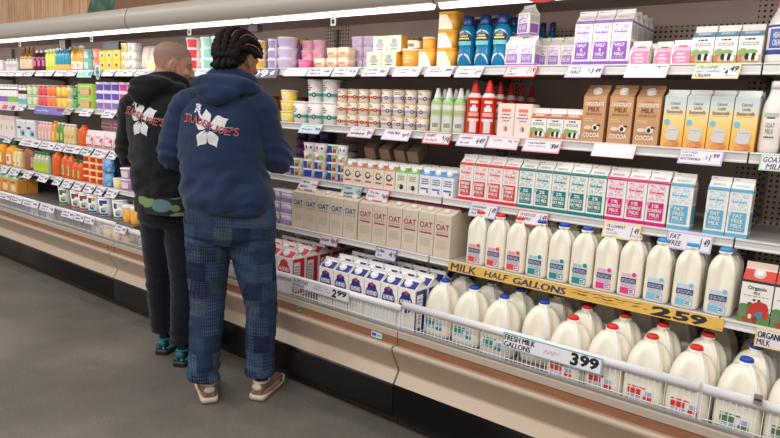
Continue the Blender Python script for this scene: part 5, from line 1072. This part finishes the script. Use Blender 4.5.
def denim_mat():
    """patchwork denim: cells of washed and dark cloth, some stitched over with pale running stitches"""
    m, nt, b = nodemat('patchwork_denim', .85); b.inputs['Specular IOR Level'].default_value = .15
    tc = nd(nt, 'TexCoord'); sp = nd(nt, 'SeparateXYZ'); nt.links.new(tc.outputs['Object'], sp.inputs[0])
    n0 = nd(nt, 'TexNoise'); n0.inputs['Scale'].default_value = 6; nt.links.new(tc.outputs['Object'], n0.inputs['Vector'])
    wob = mth(nt, 'MULTIPLY', mth(nt, 'SUBTRACT', n0.outputs['Fac'], .5), .012)
    u = mth(nt, 'ADD', mth(nt, 'ADD', sp.outputs[0], mth(nt, 'MULTIPLY', sp.outputs[1], .55)), wob); v = mth(nt, 'ADD', sp.outputs[2], wob)
    cm = nd(nt, 'CombineXYZ'); nt.links.new(u, cm.inputs[0]); nt.links.new(v, cm.inputs[1])
    row_ = mth(nt, 'FLOOR', mth(nt, 'DIVIDE', v, .088)); w1 = nd(nt, 'TexWhiteNoise', noise_dimensions='1D'); nt.links.new(row_, w1.inputs['W'])
    col_ = mth(nt, 'FLOOR', mth(nt, 'ADD', mth(nt, 'DIVIDE', u, .082), mth(nt, 'MULTIPLY', w1.outputs['Value'], 5)))
    cc = nd(nt, 'CombineXYZ'); nt.links.new(row_, cc.inputs[0]); nt.links.new(col_, cc.inputs[1])
    w2 = nd(nt, 'TexWhiteNoise', noise_dimensions='2D'); nt.links.new(cc.outputs[0], w2.inputs['Vector'])
    se = nd(nt, 'SeparateColor'); nt.links.new(w2.outputs['Color'], se.inputs[0])
    base = ramp(nt, se.outputs[0], [(0, (36, 48, 70)), (.25, (49, 66, 92)), (.45, (60, 82, 110)), (.62, (50, 67, 92)), (.78, (64, 74, 93)), (.9, (43, 57, 82))], 'CONSTANT')
    def stitch(a, c, fa, fc):
        la = mth(nt, 'LESS_THAN', mth(nt, 'FRACT', mth(nt, 'MULTIPLY', a, fa)), .28); lc = mth(nt, 'LESS_THAN', mth(nt, 'FRACT', mth(nt, 'MULTIPLY', c, fc)), .62)
        return mth(nt, 'MULTIPLY', la, lc)
    h = mth(nt, 'MULTIPLY', stitch(v, u, 110, 62), mth(nt, 'GREATER_THAN', se.outputs[1], .62))
    w = mth(nt, 'MULTIPLY', stitch(u, v, 92, 60), mth(nt, 'LESS_THAN', se.outputs[1], .26))
    e = nd(nt, 'TexVoronoi', distance='CHEBYCHEV', voronoi_dimensions='2D', feature='DISTANCE_TO_EDGE') if False else None
    st = mth(nt, 'MAXIMUM', h, w)
    c = mixc(nt, mth(nt, 'MULTIPLY', st, .42), base, (128, 138, 158))
    n = nd(nt, 'TexNoise'); n.inputs['Scale'].default_value = 260; n.inputs['Detail'].default_value = 2; nt.links.new(tc.outputs['Object'], n.inputs['Vector'])
    n3 = nd(nt, 'TexNoise'); n3.inputs['Scale'].default_value = 12; n3.inputs['Detail'].default_value = 3; nt.links.new(tc.outputs['Object'], n3.inputs['Vector'])
    c = mixc(nt, .5, c, ramp(nt, n.outputs['Fac'], [(.3, (150, 150, 156)), (.7, (255, 255, 255))]), 'MULTIPLY')
    c = mixc(nt, .55, c, ramp(nt, n3.outputs['Fac'], [(.35, (150, 156, 170)), (.65, (255, 255, 255))]), 'MULTIPLY')
    nt.links.new(c, b.inputs['Base Color'])
    bp = nd(nt, 'Bump'); bp.inputs['Strength'].default_value = .4; bp.inputs['Distance'].default_value = .003; nt.links.new(mth(nt, 'ADD', st, n.outputs['Fac']), bp.inputs['Height']); nt.links.new(bp.outputs[0], b.inputs['Normal'])
    return m
def leaf_mat():
    m, nt, b = nodemat('leaf_print_cloth', .8)
    tc = nd(nt, 'TexCoord'); mp = nd(nt, 'Mapping'); mp.inputs['Scale'].default_value = (8, 8, 13); mp.inputs['Rotation'].default_value = (0, .6, 0); nt.links.new(tc.outputs['Object'], mp.inputs[0])
    v = nd(nt, 'TexVoronoi'); v.inputs['Scale'].default_value = 1; nt.links.new(mp.outputs[0], v.inputs['Vector'])
    s = nd(nt, 'SeparateColor'); nt.links.new(v.outputs['Color'], s.inputs[0])
    leaf = ramp(nt, s.outputs[0], [(0, (112, 134, 84)), (.3, (160, 158, 102)), (.55, (90, 116, 120)), (.8, (124, 140, 90))], 'CONSTANT')
    nt.links.new(mixc(nt, mth(nt, 'LESS_THAN', v.outputs['Distance'], .47), (26, 32, 30), leaf), b.inputs['Base Color']); return m
def conform(me, bvh, M_, off, depth=-1.0):
    """lay a flat print (u, 0, v) on the back of a garment"""
    for vt in me.vertices:
        o = M_ @ Vector((vt.co.x, depth, vt.co.z)); d = (M_ @ Vector((vt.co.x, depth + 1, vt.co.z)) - o).normalized()
        h = bvh.ray_cast(o, d)
        vt.co = (h[0] + h[1] * (off + vt.co.y)) if h[0] else (M_ @ Vector((vt.co.x, -.14, vt.co.z)))
    me.update()
def petal(s, cx, cz, ang, L, Wd, mt, n=24, k=6):
    """a petal: narrow at the heart, broad and scalloped outside"""
    ca, sa = math.cos(ang), math.sin(ang); rows = []
    for i in range(n + 1):
        t = .12 + .88 * i / n; hw = Wd / 2 * max(0, math.sin(PI * min(1, t ** 1.5))) ** .75 * (1 + .03 * math.sin(t * 40)); L_ = L * t
        if i == n: hw = Wd * .06
        row_ = []
        for j in range(k + 1):
            v = -1 + 2 * j / k; x = L_ - (L * .16 * v * v * (t - .5) / .5 if t > .5 else 0); y = hw * v
            row_.append((cx + x * ca - y * sa, 0, cz + x * sa + y * ca))
        rows.append(row_)
    for a, b in zip(rows, rows[1:]):
        for j in range(k): s.poly([a[j], a[j + 1], b[j + 1], b[j]], mt)
def flower_print(parent, bvh, M_, sc, cloth, bold_white=True):
    wm, rm = mat((206, 204, 206), .8), mat((168, 52, 58), .8); R = math.radians
    s = MB()
    for a, L, Wd in ((107, .092, .050), (27, .104, .070), (-60, .096, .058), (-123, .100, .060), (165, .076, .042)): petal(s, 0, 0, R(a), L * sc, Wd * sc, wm)
    f = obj('flower_print', s, parent); conform(f.data, bvh, M_, .0022)
    s = MB()      # dark star at the centre and the stamen
    for i in range(11):
        a = 2 * PI * i / 11; r0, r1 = .012 * sc, (.040 if i % 2 else .028) * sc
        s.poly([(0, 0, 0), (r0 * math.cos(a - .3), 0, r0 * math.sin(a - .3)), (r1 * math.cos(a), 0, r1 * math.sin(a)), (r0 * math.cos(a + .3), 0, r0 * math.sin(a + .3))], cloth)
    f = obj('flower_heart', s, parent); conform(f.data, bvh, M_, .0032)
    s = MB(); a = R(131); ca, sa = math.cos(a), math.sin(a)
    for t0, t1 in ((.02, .05), (.05, .075), (.075, .1)):
        s.poly([((t * ca - w * sa) * sc, 0, (t * sa + w * ca) * sc) for t, w in ((t0, -.0045), (t1, -.004), (t1, .004), (t0, .0045))], wm)
    for dx, dz in ((0, 0), (.012, .006), (-.012, .004), (.004, .016), (-.008, .018), (.014, -.01), (-.014, -.01), (.0, .03), (-.014, .03), (.012, .024)):
        cx, cz = (.106 * ca + dx * .8) * sc, (.106 * sa + dz * .8) * sc
        s.poly([(cx + .0056 * sc * math.cos(2 * PI * j / 8), 0, cz + .0056 * sc * math.sin(2 * PI * j / 8)) for j in range(8)], wm)
    f = obj('stamen_print', s, parent); conform(f.data, bvh, M_, .0036)
    txt = "TRADER JOE'S"; wd = {'T': 1, 'R': 1.02, 'A': 1.05, 'D': 1.05, 'E': .95, ' ': .35, 'J': .8, 'O': 1.05, "'": .4, 'S': .85}
    tot = sum(wd[c] for c in txt); u = -.5; W_ = .278 * sc
    for off, mt, bd, gr in ((.0042, wm, .03, .09), (.0055, rm, .012, 0)):
        s = MB(); u = -.5
        for c in txt:
            w = wd[c] / tot
            if c != ' ':
                uc = u + w / 2; cz = (.016 - .052 * uc + .007 * math.sin(2 * PI * uc) * -1) * sc; tl = math.atan2(-.052 - .044 * math.cos(2 * PI * uc), .262)
                h = (.029 + .007 * abs(uc * 2) ** 2) * sc * (1 + gr); ww = w * W_ * .83 * (1 + gr)
                if c == "'": h *= .4; cz += .012 * sc
                U = Vector((math.cos(tl), 0, math.sin(tl))) * ww; V = Vector((-math.sin(tl), 0, math.cos(tl))) * h
                o = Vector((uc * W_, 0, cz)) - U / 2 - V / 2
                s.ptext((o, U, V), 0, 0, 1, 1, c, mt, bold=bd, lift=0)
                if c in 'TRAJ' or c == 'E':     # slab serifs
                    for v0, v1 in ((0, .16),):
                        s.ppoly((o, U, V), [(-.06, v0), (1.06 if c != 'J' else .6, v0), (1.06 if c != 'J' else .6, v1), (-.06, v1)] if c in 'E' else [(-.08, v0), (.34, v0), (.34, v1), (-.08, v1)], mt)
            u += w
        f = obj('lettering_print', s, parent); conform(f.data, bvh, M_, off)
def shoe(parent, loc, ang, upper, mid, out, tab, accent, scl=1.0, sock=BLACK, name='shoe'):
    s = MB(); secs = [(-.112, .020, .062), (-.104, .031, .082), (-.07, .036, .092), (-.02, .037, .094), (.03, .040, .082), (.08, .045, .064), (.125, .044, .052), (.16, .033, .045), (.178, .014, .036)]
    rings = []
    for y, w, h in secs:
        ring = []
        for j in range(20):
            a = 2 * PI * j / 20; c, q = math.cos(a), math.sin(a)
            ring.append((w * math.copysign(abs(c) ** .8, c), y, .022 + (h - .022) * (.5 + .5 * math.copysign(abs(q) ** .8, q))))
        rings.append(ring)
    s.loft(rings, upper)
    root = obj(name, s, parent, loc, ang); root.scale = (scl,) * 3
    def outline(g): return [(w * g + .004, y * (1.02)) for y, w, h in secs]
    def sole(z0, z1, mt, g0, g1, nm):
        k = MB(); rs = []
        for z, g in ((z0, g0), (z1, g1)):
            pts = [(w * g + .006, y * (1 + (g - 1) * .35)) for y, w, h in secs]; rs.append([(x, y, z) for x, y in pts] + [(-x, y, z) for x, y in pts[::-1]])
        k.loft(rs, mt); obj(nm, k, root)
    sole(.0, .008, out, 1.02, 1.08, 'outsole'); sole(.008, .034, mid, 1.10, 1.06, 'midsole')
    k = MB(); k.blob((0, -.104, .073), (.027, .013, .020), tab, 14, 8); obj('heel_tab', k, root)
    k = MB()
    for sd in (-1, 1): k.tube([(sd * .012, -.112, .050), (sd * .034, -.08, .044), (sd * .042, -.02, .040), (sd * .045, .05, .040), (sd * .046, .1, .038)], [(.006, .012)] * 5, accent, 8)
    obj('side_stripe', k, root)
    k = MB(); k.tube([(0, -.05, .06), (0, -.055, .11), (0, -.05, .19)], [.036, .034, .036], sock, 14); obj('sock', k, root)
    k = MB(); k.tube([(.031 * math.cos(a), -.05 + .05 * math.sin(a), .088 - .006 * math.sin(a)) for a in np.linspace(0, 2 * PI, 17)], .009, tab, 8); obj('collar', k, root)
    return root
HAIRL = [(-.2, -.072), (-.1, -.068), (-.06, -.055), (-.035, .012), (.0, .024), (.022, .018), (.035, .042), (.06, .056), (.2, .066)]
def hairline(y):
    for (a, p), (b, q) in zip(HAIRL, HAIRL[1:]):
        if a <= y <= b: return p + (q - p) * (y - a) / (b - a)
    return .06
def scalp(me, inv, off, extra=0):
    """shell over the hair-bearing part of the head"""
    s = MB(); vs = me.vertices; keep = {}
    loc = [inv @ v.co for v in vs]
    ok = [abs(p.x) < .095 and abs(p.y) < .14 and -.1 < p.z < .16 and p.z > hairline(p.y) - (extra if p.y < -.03 else extra * .2) and not (abs(p.x) > .0765 and p.z < .03 and -.04 < p.y < .03) for p in loc]
    for f in me.polygons:
        if all(ok[i] for i in f.vertices):
            ids = []
            for i in f.vertices:
                if i not in keep: keep[i] = len(s.v); s.v.append(tuple(vs[i].co + vs[i].normal * off))
                ids.append(keep[i])
            s.f.append(tuple(ids)); s.sm.append(True); s.mi.append(0)
    return s
def torso_rings(tab, rot): return [ell(cx, cy, z, rx, ry, rot, 32, 2.4) for z, cx, cy, rx, ry in tab]

def person(P0, label, sk, hoodie, torso, trot, arms, legs, head, trousers, shoes, hood, seed, shirt=None):
    VR = math.atan2(EY[0], EX[0])                      # turned to stand square to the photographer, then posed
    root = obj('person', None, None, (P0[0], P0[1], 0), VR); tag(root, label, 'person')
    # body: one continuous skin
    mb = MB()
    mb.loft(torso_rings([(z, cx, cy, rx - .03, ry - .028) for z, cx, cy, rx, ry in torso[:-1]], trot), sk)
    hp, hy, ht = head; HM = Matrix.Translation(hp) @ Matrix.Rotation(hy, 4, 'Z') @ Matrix.Rotation(ht, 4, 'X')
    hb = MB(); head_geo(hb, sk); b0 = len(mb.v); mb.v += [tuple(HM @ Vector(p)) for p in hb.v]
    for f in hb.f: mb.face([b0 + i for i in f], sk, True)
    mb.tube([HM @ Vector((0, -.022, -.03)), HM @ Vector((0, -.035, -.10)), Vector((torso[-2][1], torso[-2][2], torso[-2][0] - .02))], [.056, .058, .07], sk, 16)
    for sh, el, wr, hd, up, side in arms:
        limb(mb, [sh, el, wr], [.045, .038, .026], sk); hand_geo(mb, Vector(wr), Vector(hd), Vector(up), side, sk)
    for pts, rad in legs: limb(mb, pts[:-1] + [(pts[-1][0], pts[-1][1], .22)], [r * .66 for r in rad], sk)
    body = voxel(mb, .0042, 3, sk); inv = HM.inverted()
    warp(body, lambda p: head_dents(inv @ p) if (p - Vector(hp)).length < .16 else 0)
    obj('body', body, root)
    for s in (-1, 1):
        e = MB(); e.blob(HM @ Vector((s * .033, .0735, .003)), (.0115,) * 3, mat((150, 132, 122), .4)); eo = obj('eye', e, root)
        e = MB(); e.blob(HM @ Vector((s * .033, .0832, .002)), (.0045, .0030, .0045), mat((40, 26, 20), .2)); obj('iris', e, eo)
    # hoodie
    ht_ = MB(); ht_.loft(torso_rings(torso, trot), hoodie)
    for c, r, q in hood: ht_.blob(c, r, hoodie, 18, 12, q)
    nb = Vector((torso[-1][1], torso[-1][2], torso[-1][0]))
    ht_.tube([nb + Vector((.088 * math.cos(a), .078 * math.sin(a) - .0, .012 - .03 * math.sin(a))) for a in np.linspace(0, 2 * PI, 25)], .034, hoodie, 12)
    hm = voxel(ht_, .0065, 5, hoodie)
    els = [(Vector(a[0]), Vector(a[1]), Vector(a[2])) for a in arms]; cx0 = torso[3][1]
    def folds(p):
        d = .012 * noise.noise(Vector((p.x * 5 + seed, p.y * 5, p.z * 7))) + .004 * noise.noise(Vector((p.x * 14 + seed, p.y * 14, p.z * 22)))
        for sh, el, wr in els:
            q = (p - el).length
            if q < .16: d += .009 * math.sin(p.z * 110 + p.y * 60 + 3 * noise.noise(p * 9)) * (1 - q / .16)
            q = (p - sh).length
            if q < .14: d += .004 * math.sin((p.x * .8 + p.z * .6) * 150) * (1 - q / .14)
        if p.z < 1.2 and abs(p.x - cx0) < .25:      # diagonal pull lines above the waistband
            w = min(1, max(0, (p.z - .93) / .05)) * min(1, (1.2 - p.z) / .12)
            d += .018 * w * noise.noise(Vector((p.x * 9 + p.z * 7 + seed, p.y * 3, p.z * 16 - p.x * 12)))
        return d
    warp(hm, folds); ho = obj('hoodie', hm, root)
    for sh, el, wr, *_ in arms:
        sh, el, wr = Vector(sh), Vector(el), Vector(wr); sl = MB()
        inn = sh * .62 + Vector((torso[5][1], torso[5][2], sh.z - .03)) * .38
        limb(sl, [inn, sh, sh.lerp(el, .5), el, el.lerp(wr, .5), wr.lerp(el, .1)], [.078, .079, .076, .070, .064, .044], hoodie, 18)
        sm_ = voxel(sl, .0065, 5, hoodie); warp(sm_, folds); so = obj('sleeve', sm_, ho)
        cf = MB(); d = (wr - el).normalized(); cf.tube([wr.lerp(el, .12), wr.lerp(el, .06), wr + d * .01], [.044, .042, .036], hoodie, 16); obj('cuff', cf, ho)
    wb_ = MB(); z0, cx, cy, rx, ry = torso[0]
    wb_.loft([ell(cx, cy, z0 + dz, rx + g, ry + g, trot, 40, 2.4) for dz, g in ((-.012, -.012), (-.016, -.004), (.0, .001), (.03, .002), (.040, -.002), (.044, -.012))], hoodie); obj('waistband', wb_, ho)
    bvh = BVHTree.FromPolygons([v.co.copy() for v in hm.vertices], [tuple(p.vertices) for p in hm.polygons])
    # trousers
    tm = MB(); tz = torso[0][0]
    hx = (legs[0][0][0][0] + legs[1][0][0][0]) / 2; hyc = (legs[0][0][0][1] + legs[1][0][0][1]) / 2; hw = abs(legs[1][0][0][0] - legs[0][0][0][0]) / 2 + legs[0][1][0]
    tm.loft([ell(hx, hyc, z, hw * a, .125 * b, 0, 32, 2.5) for z, a, b in ((tz - .16, .6, .8), (tz - .12, .98, 1.05), (tz - .05, 1.0, 1.1), (tz + .03, .95, 1.0), (tz + .05, .93, .98))], trousers)
    for pts, rad in legs: limb(tm, pts, rad, trousers, 20, False)
    tme = voxel(tm, .0065, 4, trousers); cut = min(legs[0][0][-1][2], legs[1][0][-1][2])
    def tf(p):
        k = max(0, 1 - abs(p.z - .46) / .12) * .6 + max(0, 1 - (p.z - cut) / .16) * 1.5 + .4 + max(0, 1 - abs(p.z - (tz - .17)) / .1) * .7
        return k * (.006 * noise.noise(Vector((p.x * 5 + seed, p.y * 5, p.z * 26 + p.x * 8))) + .003 * noise.noise(Vector((p.x * 12, p.y * 12, p.z * 50 + seed))))
    warp(tme, tf); obj('trousers', tme, root)
    if shirt:
        sm = MB(); z, cx, cy, rx, ry = shirt
        sm.loft([ell(cx, cy, z + dz, rx * g, ry * g, trot, 40, 2.4) for dz, g in ((0, 1.0), (.03, 1.01), (.12, .98))], leaf_mat(), False, False); obj('shirt_hem', sm, root)
    for (x, y, a), c in zip(shoes[0], (0, 1)): shoe(root, (x, y, 0), a, *shoes[1])
    return root, body, HM, bvh, ho
R_ = math.radians
# --- front shopper
NAVYH = cloth_mat('navy_fleece', (32, 46, 74)); SKA = skin_mat((150, 98, 72))
TA = [(.945, -.026, .0, .203, .14), (.992, -.026, .0, .222, .156), (1.05, -.032, .0, .216, .148), (1.17, -.055, .0, .200, .142), (1.28, -.052, .002, .202, .142), (1.37, -.045, .008, .206, .136), (1.43, -.04, .016, .196, .118), (1.475, -.03, .03, .145, .095), (1.51, -.02, .045, .098, .08)]
rot = R_(-15)
armsA = [((-.225, .03, 1.405), (-.293, .05, 1.165), (-.13, .27, 1.20), (.5, .8, .1), (-.5, .2, .8), 1), ((.118, -.03, 1.405), (.188, .05, 1.175), (.09, .28, 1.24), (-.4, .85, .1), (.5, .2, .8), -1)]
legsA = [([(-.115, .0, .80), (-.12, .0, .66), (-.124, .01, .48), (-.126, -.03, .25), (-.128, -.045, .118)], [.112, .098, .082, .074, .078]), ([(.085, .0, .80), (.105, .0, .66), (.131, .015, .48), (.128, .02, .25), (.126, .02, .13)], [.112, .096, .076, .070, .072])]
hoodA = [((-.03, -.09, 1.505), (.148, .05, .045), None), ((-.045, -.120, 1.47), (.105, .036, .045), None), ((-.055, -.128, 1.45), (.062, .03, .036), None), ((-.12, -.05, 1.49), (.055, .06, .035), None), ((.07, -.06, 1.49), (.055, .06, .035), None)]
shoesA = ([(-.133, .045, R_(22)), (.142, .100, R_(-13))], (mat((118, 90, 70), .85, noise_amt=.2, scale=30), mat((206, 190, 172), .6), mat((90, 76, 66), .7), mat((206, 192, 178), .7), mat((140, 112, 92), .8), .96))
rA, bA, HA, vA, hoA = person((-2.29, 1.80), 'person in a navy hoodie and patchwork jeans with braided hair, looking down to the right', SKA, NAVYH, TA, rot, armsA, legsA,
    (Vector((.0, .05, 1.622)), R_(-26), R_(-18)), denim_mat(), shoesA, hoodA, 3.1)
MA = Matrix.Translation((-.045, 0, 0)) @ Matrix.Rotation(rot, 4, 'Z') @ Matrix.Translation((0, 0, 1.312))
flower_print(hoA, vA, MA, .95, NAVYH)
# braided hair
HAIR = mat((17, 14, 14), .7, noise_amt=.4, scale=200, spec=.2); PART = mat((128, 92, 74), .7)
capm = scalp(bA, HA.inverted(), .006, .045); capm.mats = [HAIR]
hair = obj('braided_hair', capm, rA)
bvb = BVHTree.FromPolygons([v.co.copy() for v in bA.vertices], [tuple(p.vertices) for p in bA.polygons])
def scalp_pt(x, y, z, off):
    o = HA @ Vector((x, y, z)); c = HA @ Vector((0, -.01, .01)); d = (o - c).normalized(); h = bvb.ray_cast(c + d * .4, -d)
    return h[0] + h[1] * off
def braid_path(phi, wob, n=46):
    out = []
    for i in range(n):
        t = i / (n - 1); th = R_(22) + (R_(206) - R_(22)) * t
        ph = phi * (1 - .15 * t) + wob * math.sin(t * 7 + phi * 3)
        x, y, z = .1 * math.sin(ph) * abs(math.sin(min(th, PI * .62))) ** .6, .12 * math.cos(th), .12 * math.cos(ph) * math.sin(th) + .01
        if th > PI: z = .01 - .1 * (th - PI) * 2.9; x = .085 * math.sin(ph)
        out.append((x, y, z))
    return out
for k, ph in enumerate((-82, -58, -36, -13, 10, 32, 54, 78)):
    pts = []; rad = []
    for i, (x, y, z) in enumerate(braid_path(R_(ph), .05)):
        if z < hairline(y) - .004 and y > -.05: continue
        t = i / 45; bulge = 1 + .22 * math.sin(i * 2.1 + k)
        pts.append(scalp_pt(x, y, z, .008 + .026 * max(0, t - .4))); rad.append((.0115 + .010 * max(0, t - .3)) * bulge * (1 if t < .93 else .7))
    b = MB(); b.tube(pts, rad, HAIR, 10); obj('braid', b, hair)
for ph in (21, 43, 66):
    pts = [scalp_pt(x, y, z, .0125) for i, (x, y, z) in enumerate(braid_path(R_(ph), .05)) if 6 < i < 33 and not (z < hairline(y) and y > -.05)]
    b = MB(); b.tube(pts, .0032, PART, 6); obj('parting', b, hair)
# --- back shopper
BLK = cloth_mat('black_fleece', (18, 19, 23)); SKB = skin_mat((186, 138, 116))
TB = [(.915, .0, .0, .172, .135), (.965, .0, .0, .190, .152), (1.03, -.008, .0, .19, .146), (1.15, -.018, .0, .19, .142), (1.27, -.026, .002, .198, .14), (1.36, -.03, .008, .206, .134), (1.42, -.028, .016, .186, .116), (1.465, -.02, .03, .138, .094), (1.505, -.01, .045, .096, .08)]
rotB = R_(-28)
armsB = [((-.19, .05, 1.39), (-.225, .08, 1.125), (-.02, .26, 1.19), (.6, .75, .1), (-.4, .2, .8), 1), ((.135, -.06, 1.39), (.24, .02, 1.14), (.16, .27, 1.22), (-.3, .9, .1), (.5, .2, .8), -1)]
legsB = [([(-.055, .02, .78), (-.06, .03, .64), (-.068, .05, .46), (-.07, .07, .25), (-.066, .075, .13)], [.102, .092, .075, .064, .060]), ([(.08, -.01, .78), (.09, -.02, .64), (.10, -.04, .46), (.10, -.07, .25), (.098, -.085, .125)], [.102, .092, .075, .064, .060])]
hoodB = [((-.05, -.075, 1.505), (.125, .06, .055), None), ((-.08, -.10, 1.465), (.09, .045, .05), None), ((-.09, -.11, 1.44), (.055, .035, .036), None), ((-.13, -.03, 1.50), (.05, .06, .04), None), ((.07, -.05, 1.49), (.05, .05, .035), None)]
TEALS = mat((24, 132, 146), .5)
shoesB = ([(-.045, .135, R_(-8)), (.106, -.018, R_(-6))], (mat((22, 23, 26), .7), mat((34, 36, 42), .5), mat((18, 18, 20), .6), mat((22, 96, 108), .6), TEALS, .93))
DARK = cloth_mat('dark_twill', (16, 19, 28), .85, .15)
rB, bB, HB_, vB, hoB = person((-2.954, 1.882), 'person in a black hoodie and dark trousers with a shaved head, face turned right', SKB, BLK, TB, rotB, armsB, legsB,
    (Vector((.018, .03, 1.612)), R_(-62), R_(-9)), DARK, shoesB, hoodB, 8.7, (.838, .0, .0, .180, .142))
MBm = Matrix.Translation((-.027, 0, 0)) @ Matrix.Rotation(rotB, 4, 'Z') @ Matrix.Translation((0, 0, 1.325))
flower_print(hoB, vB, MBm, 1.0, BLK)
def buzz_mat():
    m, nt, b = nodemat('cropped_hair', .6)
    tc = nd(nt, 'TexCoord'); n = nd(nt, 'TexNoise'); n.inputs['Scale'].default_value = 900; nt.links.new(tc.outputs['Object'], n.inputs['Vector'])
    n2 = nd(nt, 'TexNoise'); n2.inputs['Scale'].default_value = 20; nt.links.new(tc.outputs['Object'], n2.inputs['Vector'])
    sp = nd(nt, 'SeparateXYZ'); nt.links.new(tc.outputs['Object'], sp.inputs[0])
    top = ramp(nt, n.outputs['Fac'], [(.3, (128, 100, 88)), (.7, (156, 122, 106))])
    f = mth(nt, 'MULTIPLY', mth(nt, 'SUBTRACT', sp.outputs[2], 1.585), 14); mx = nt.nodes.new('ShaderNodeClamp'); nt.links.new(f, mx.inputs[0])
    nt.links.new(mixc(nt, mx.outputs[0], (172, 130, 110), top), b.inputs['Base Color']); return m
cb = scalp(bB, HB_.inverted(), .0012, .006); cb.mats = [buzz_mat()]; obj('cropped_hair', cb, rB)
# ------------------------------------------------------------------ light
w = bpy.data.worlds.new('store_air'); SC.world = w; w.use_nodes = True
w.node_tree.nodes['Background'].inputs[0].default_value = (1, .95, .92, 1); w.node_tree.nodes['Background'].inputs[1].default_value = WORLD
def area(name, loc, sx, sy, power, rot=(0, 0, 0), col=(1, .96, .92)):
    l = bpy.data.lights.new(name, 'AREA'); l.shape = 'RECTANGLE'; l.size = sx; l.size_y = sy; l.energy = power; l.color = col
    o = bpy.data.objects.new(name, l); COL.objects.link(o); o.location = loc; o.rotation_euler = rot
    return o
for y, p in ((-2.8, CEIL * 1.65), (.2, CEIL * .45)):
    for x in (-8, -4.5, -1, 2): area('ceiling_lamp', (x, y, 3.9), 2.6, .35, p)
for x0 in CX:
    for h in range(2):
        area('case_lamp', (x0 + .61 + 1.218 * h, 2.30, 1.86), 1.1, .03, CASEL, (math.radians(38), 0, 0))
SC.view_settings.view_transform = 'Standard'; SC.view_settings.look = 'None'; SC.view_settings.gamma = 1
SC.view_settings.use_curve_mapping = False; SC.view_settings.exposure = EXPO
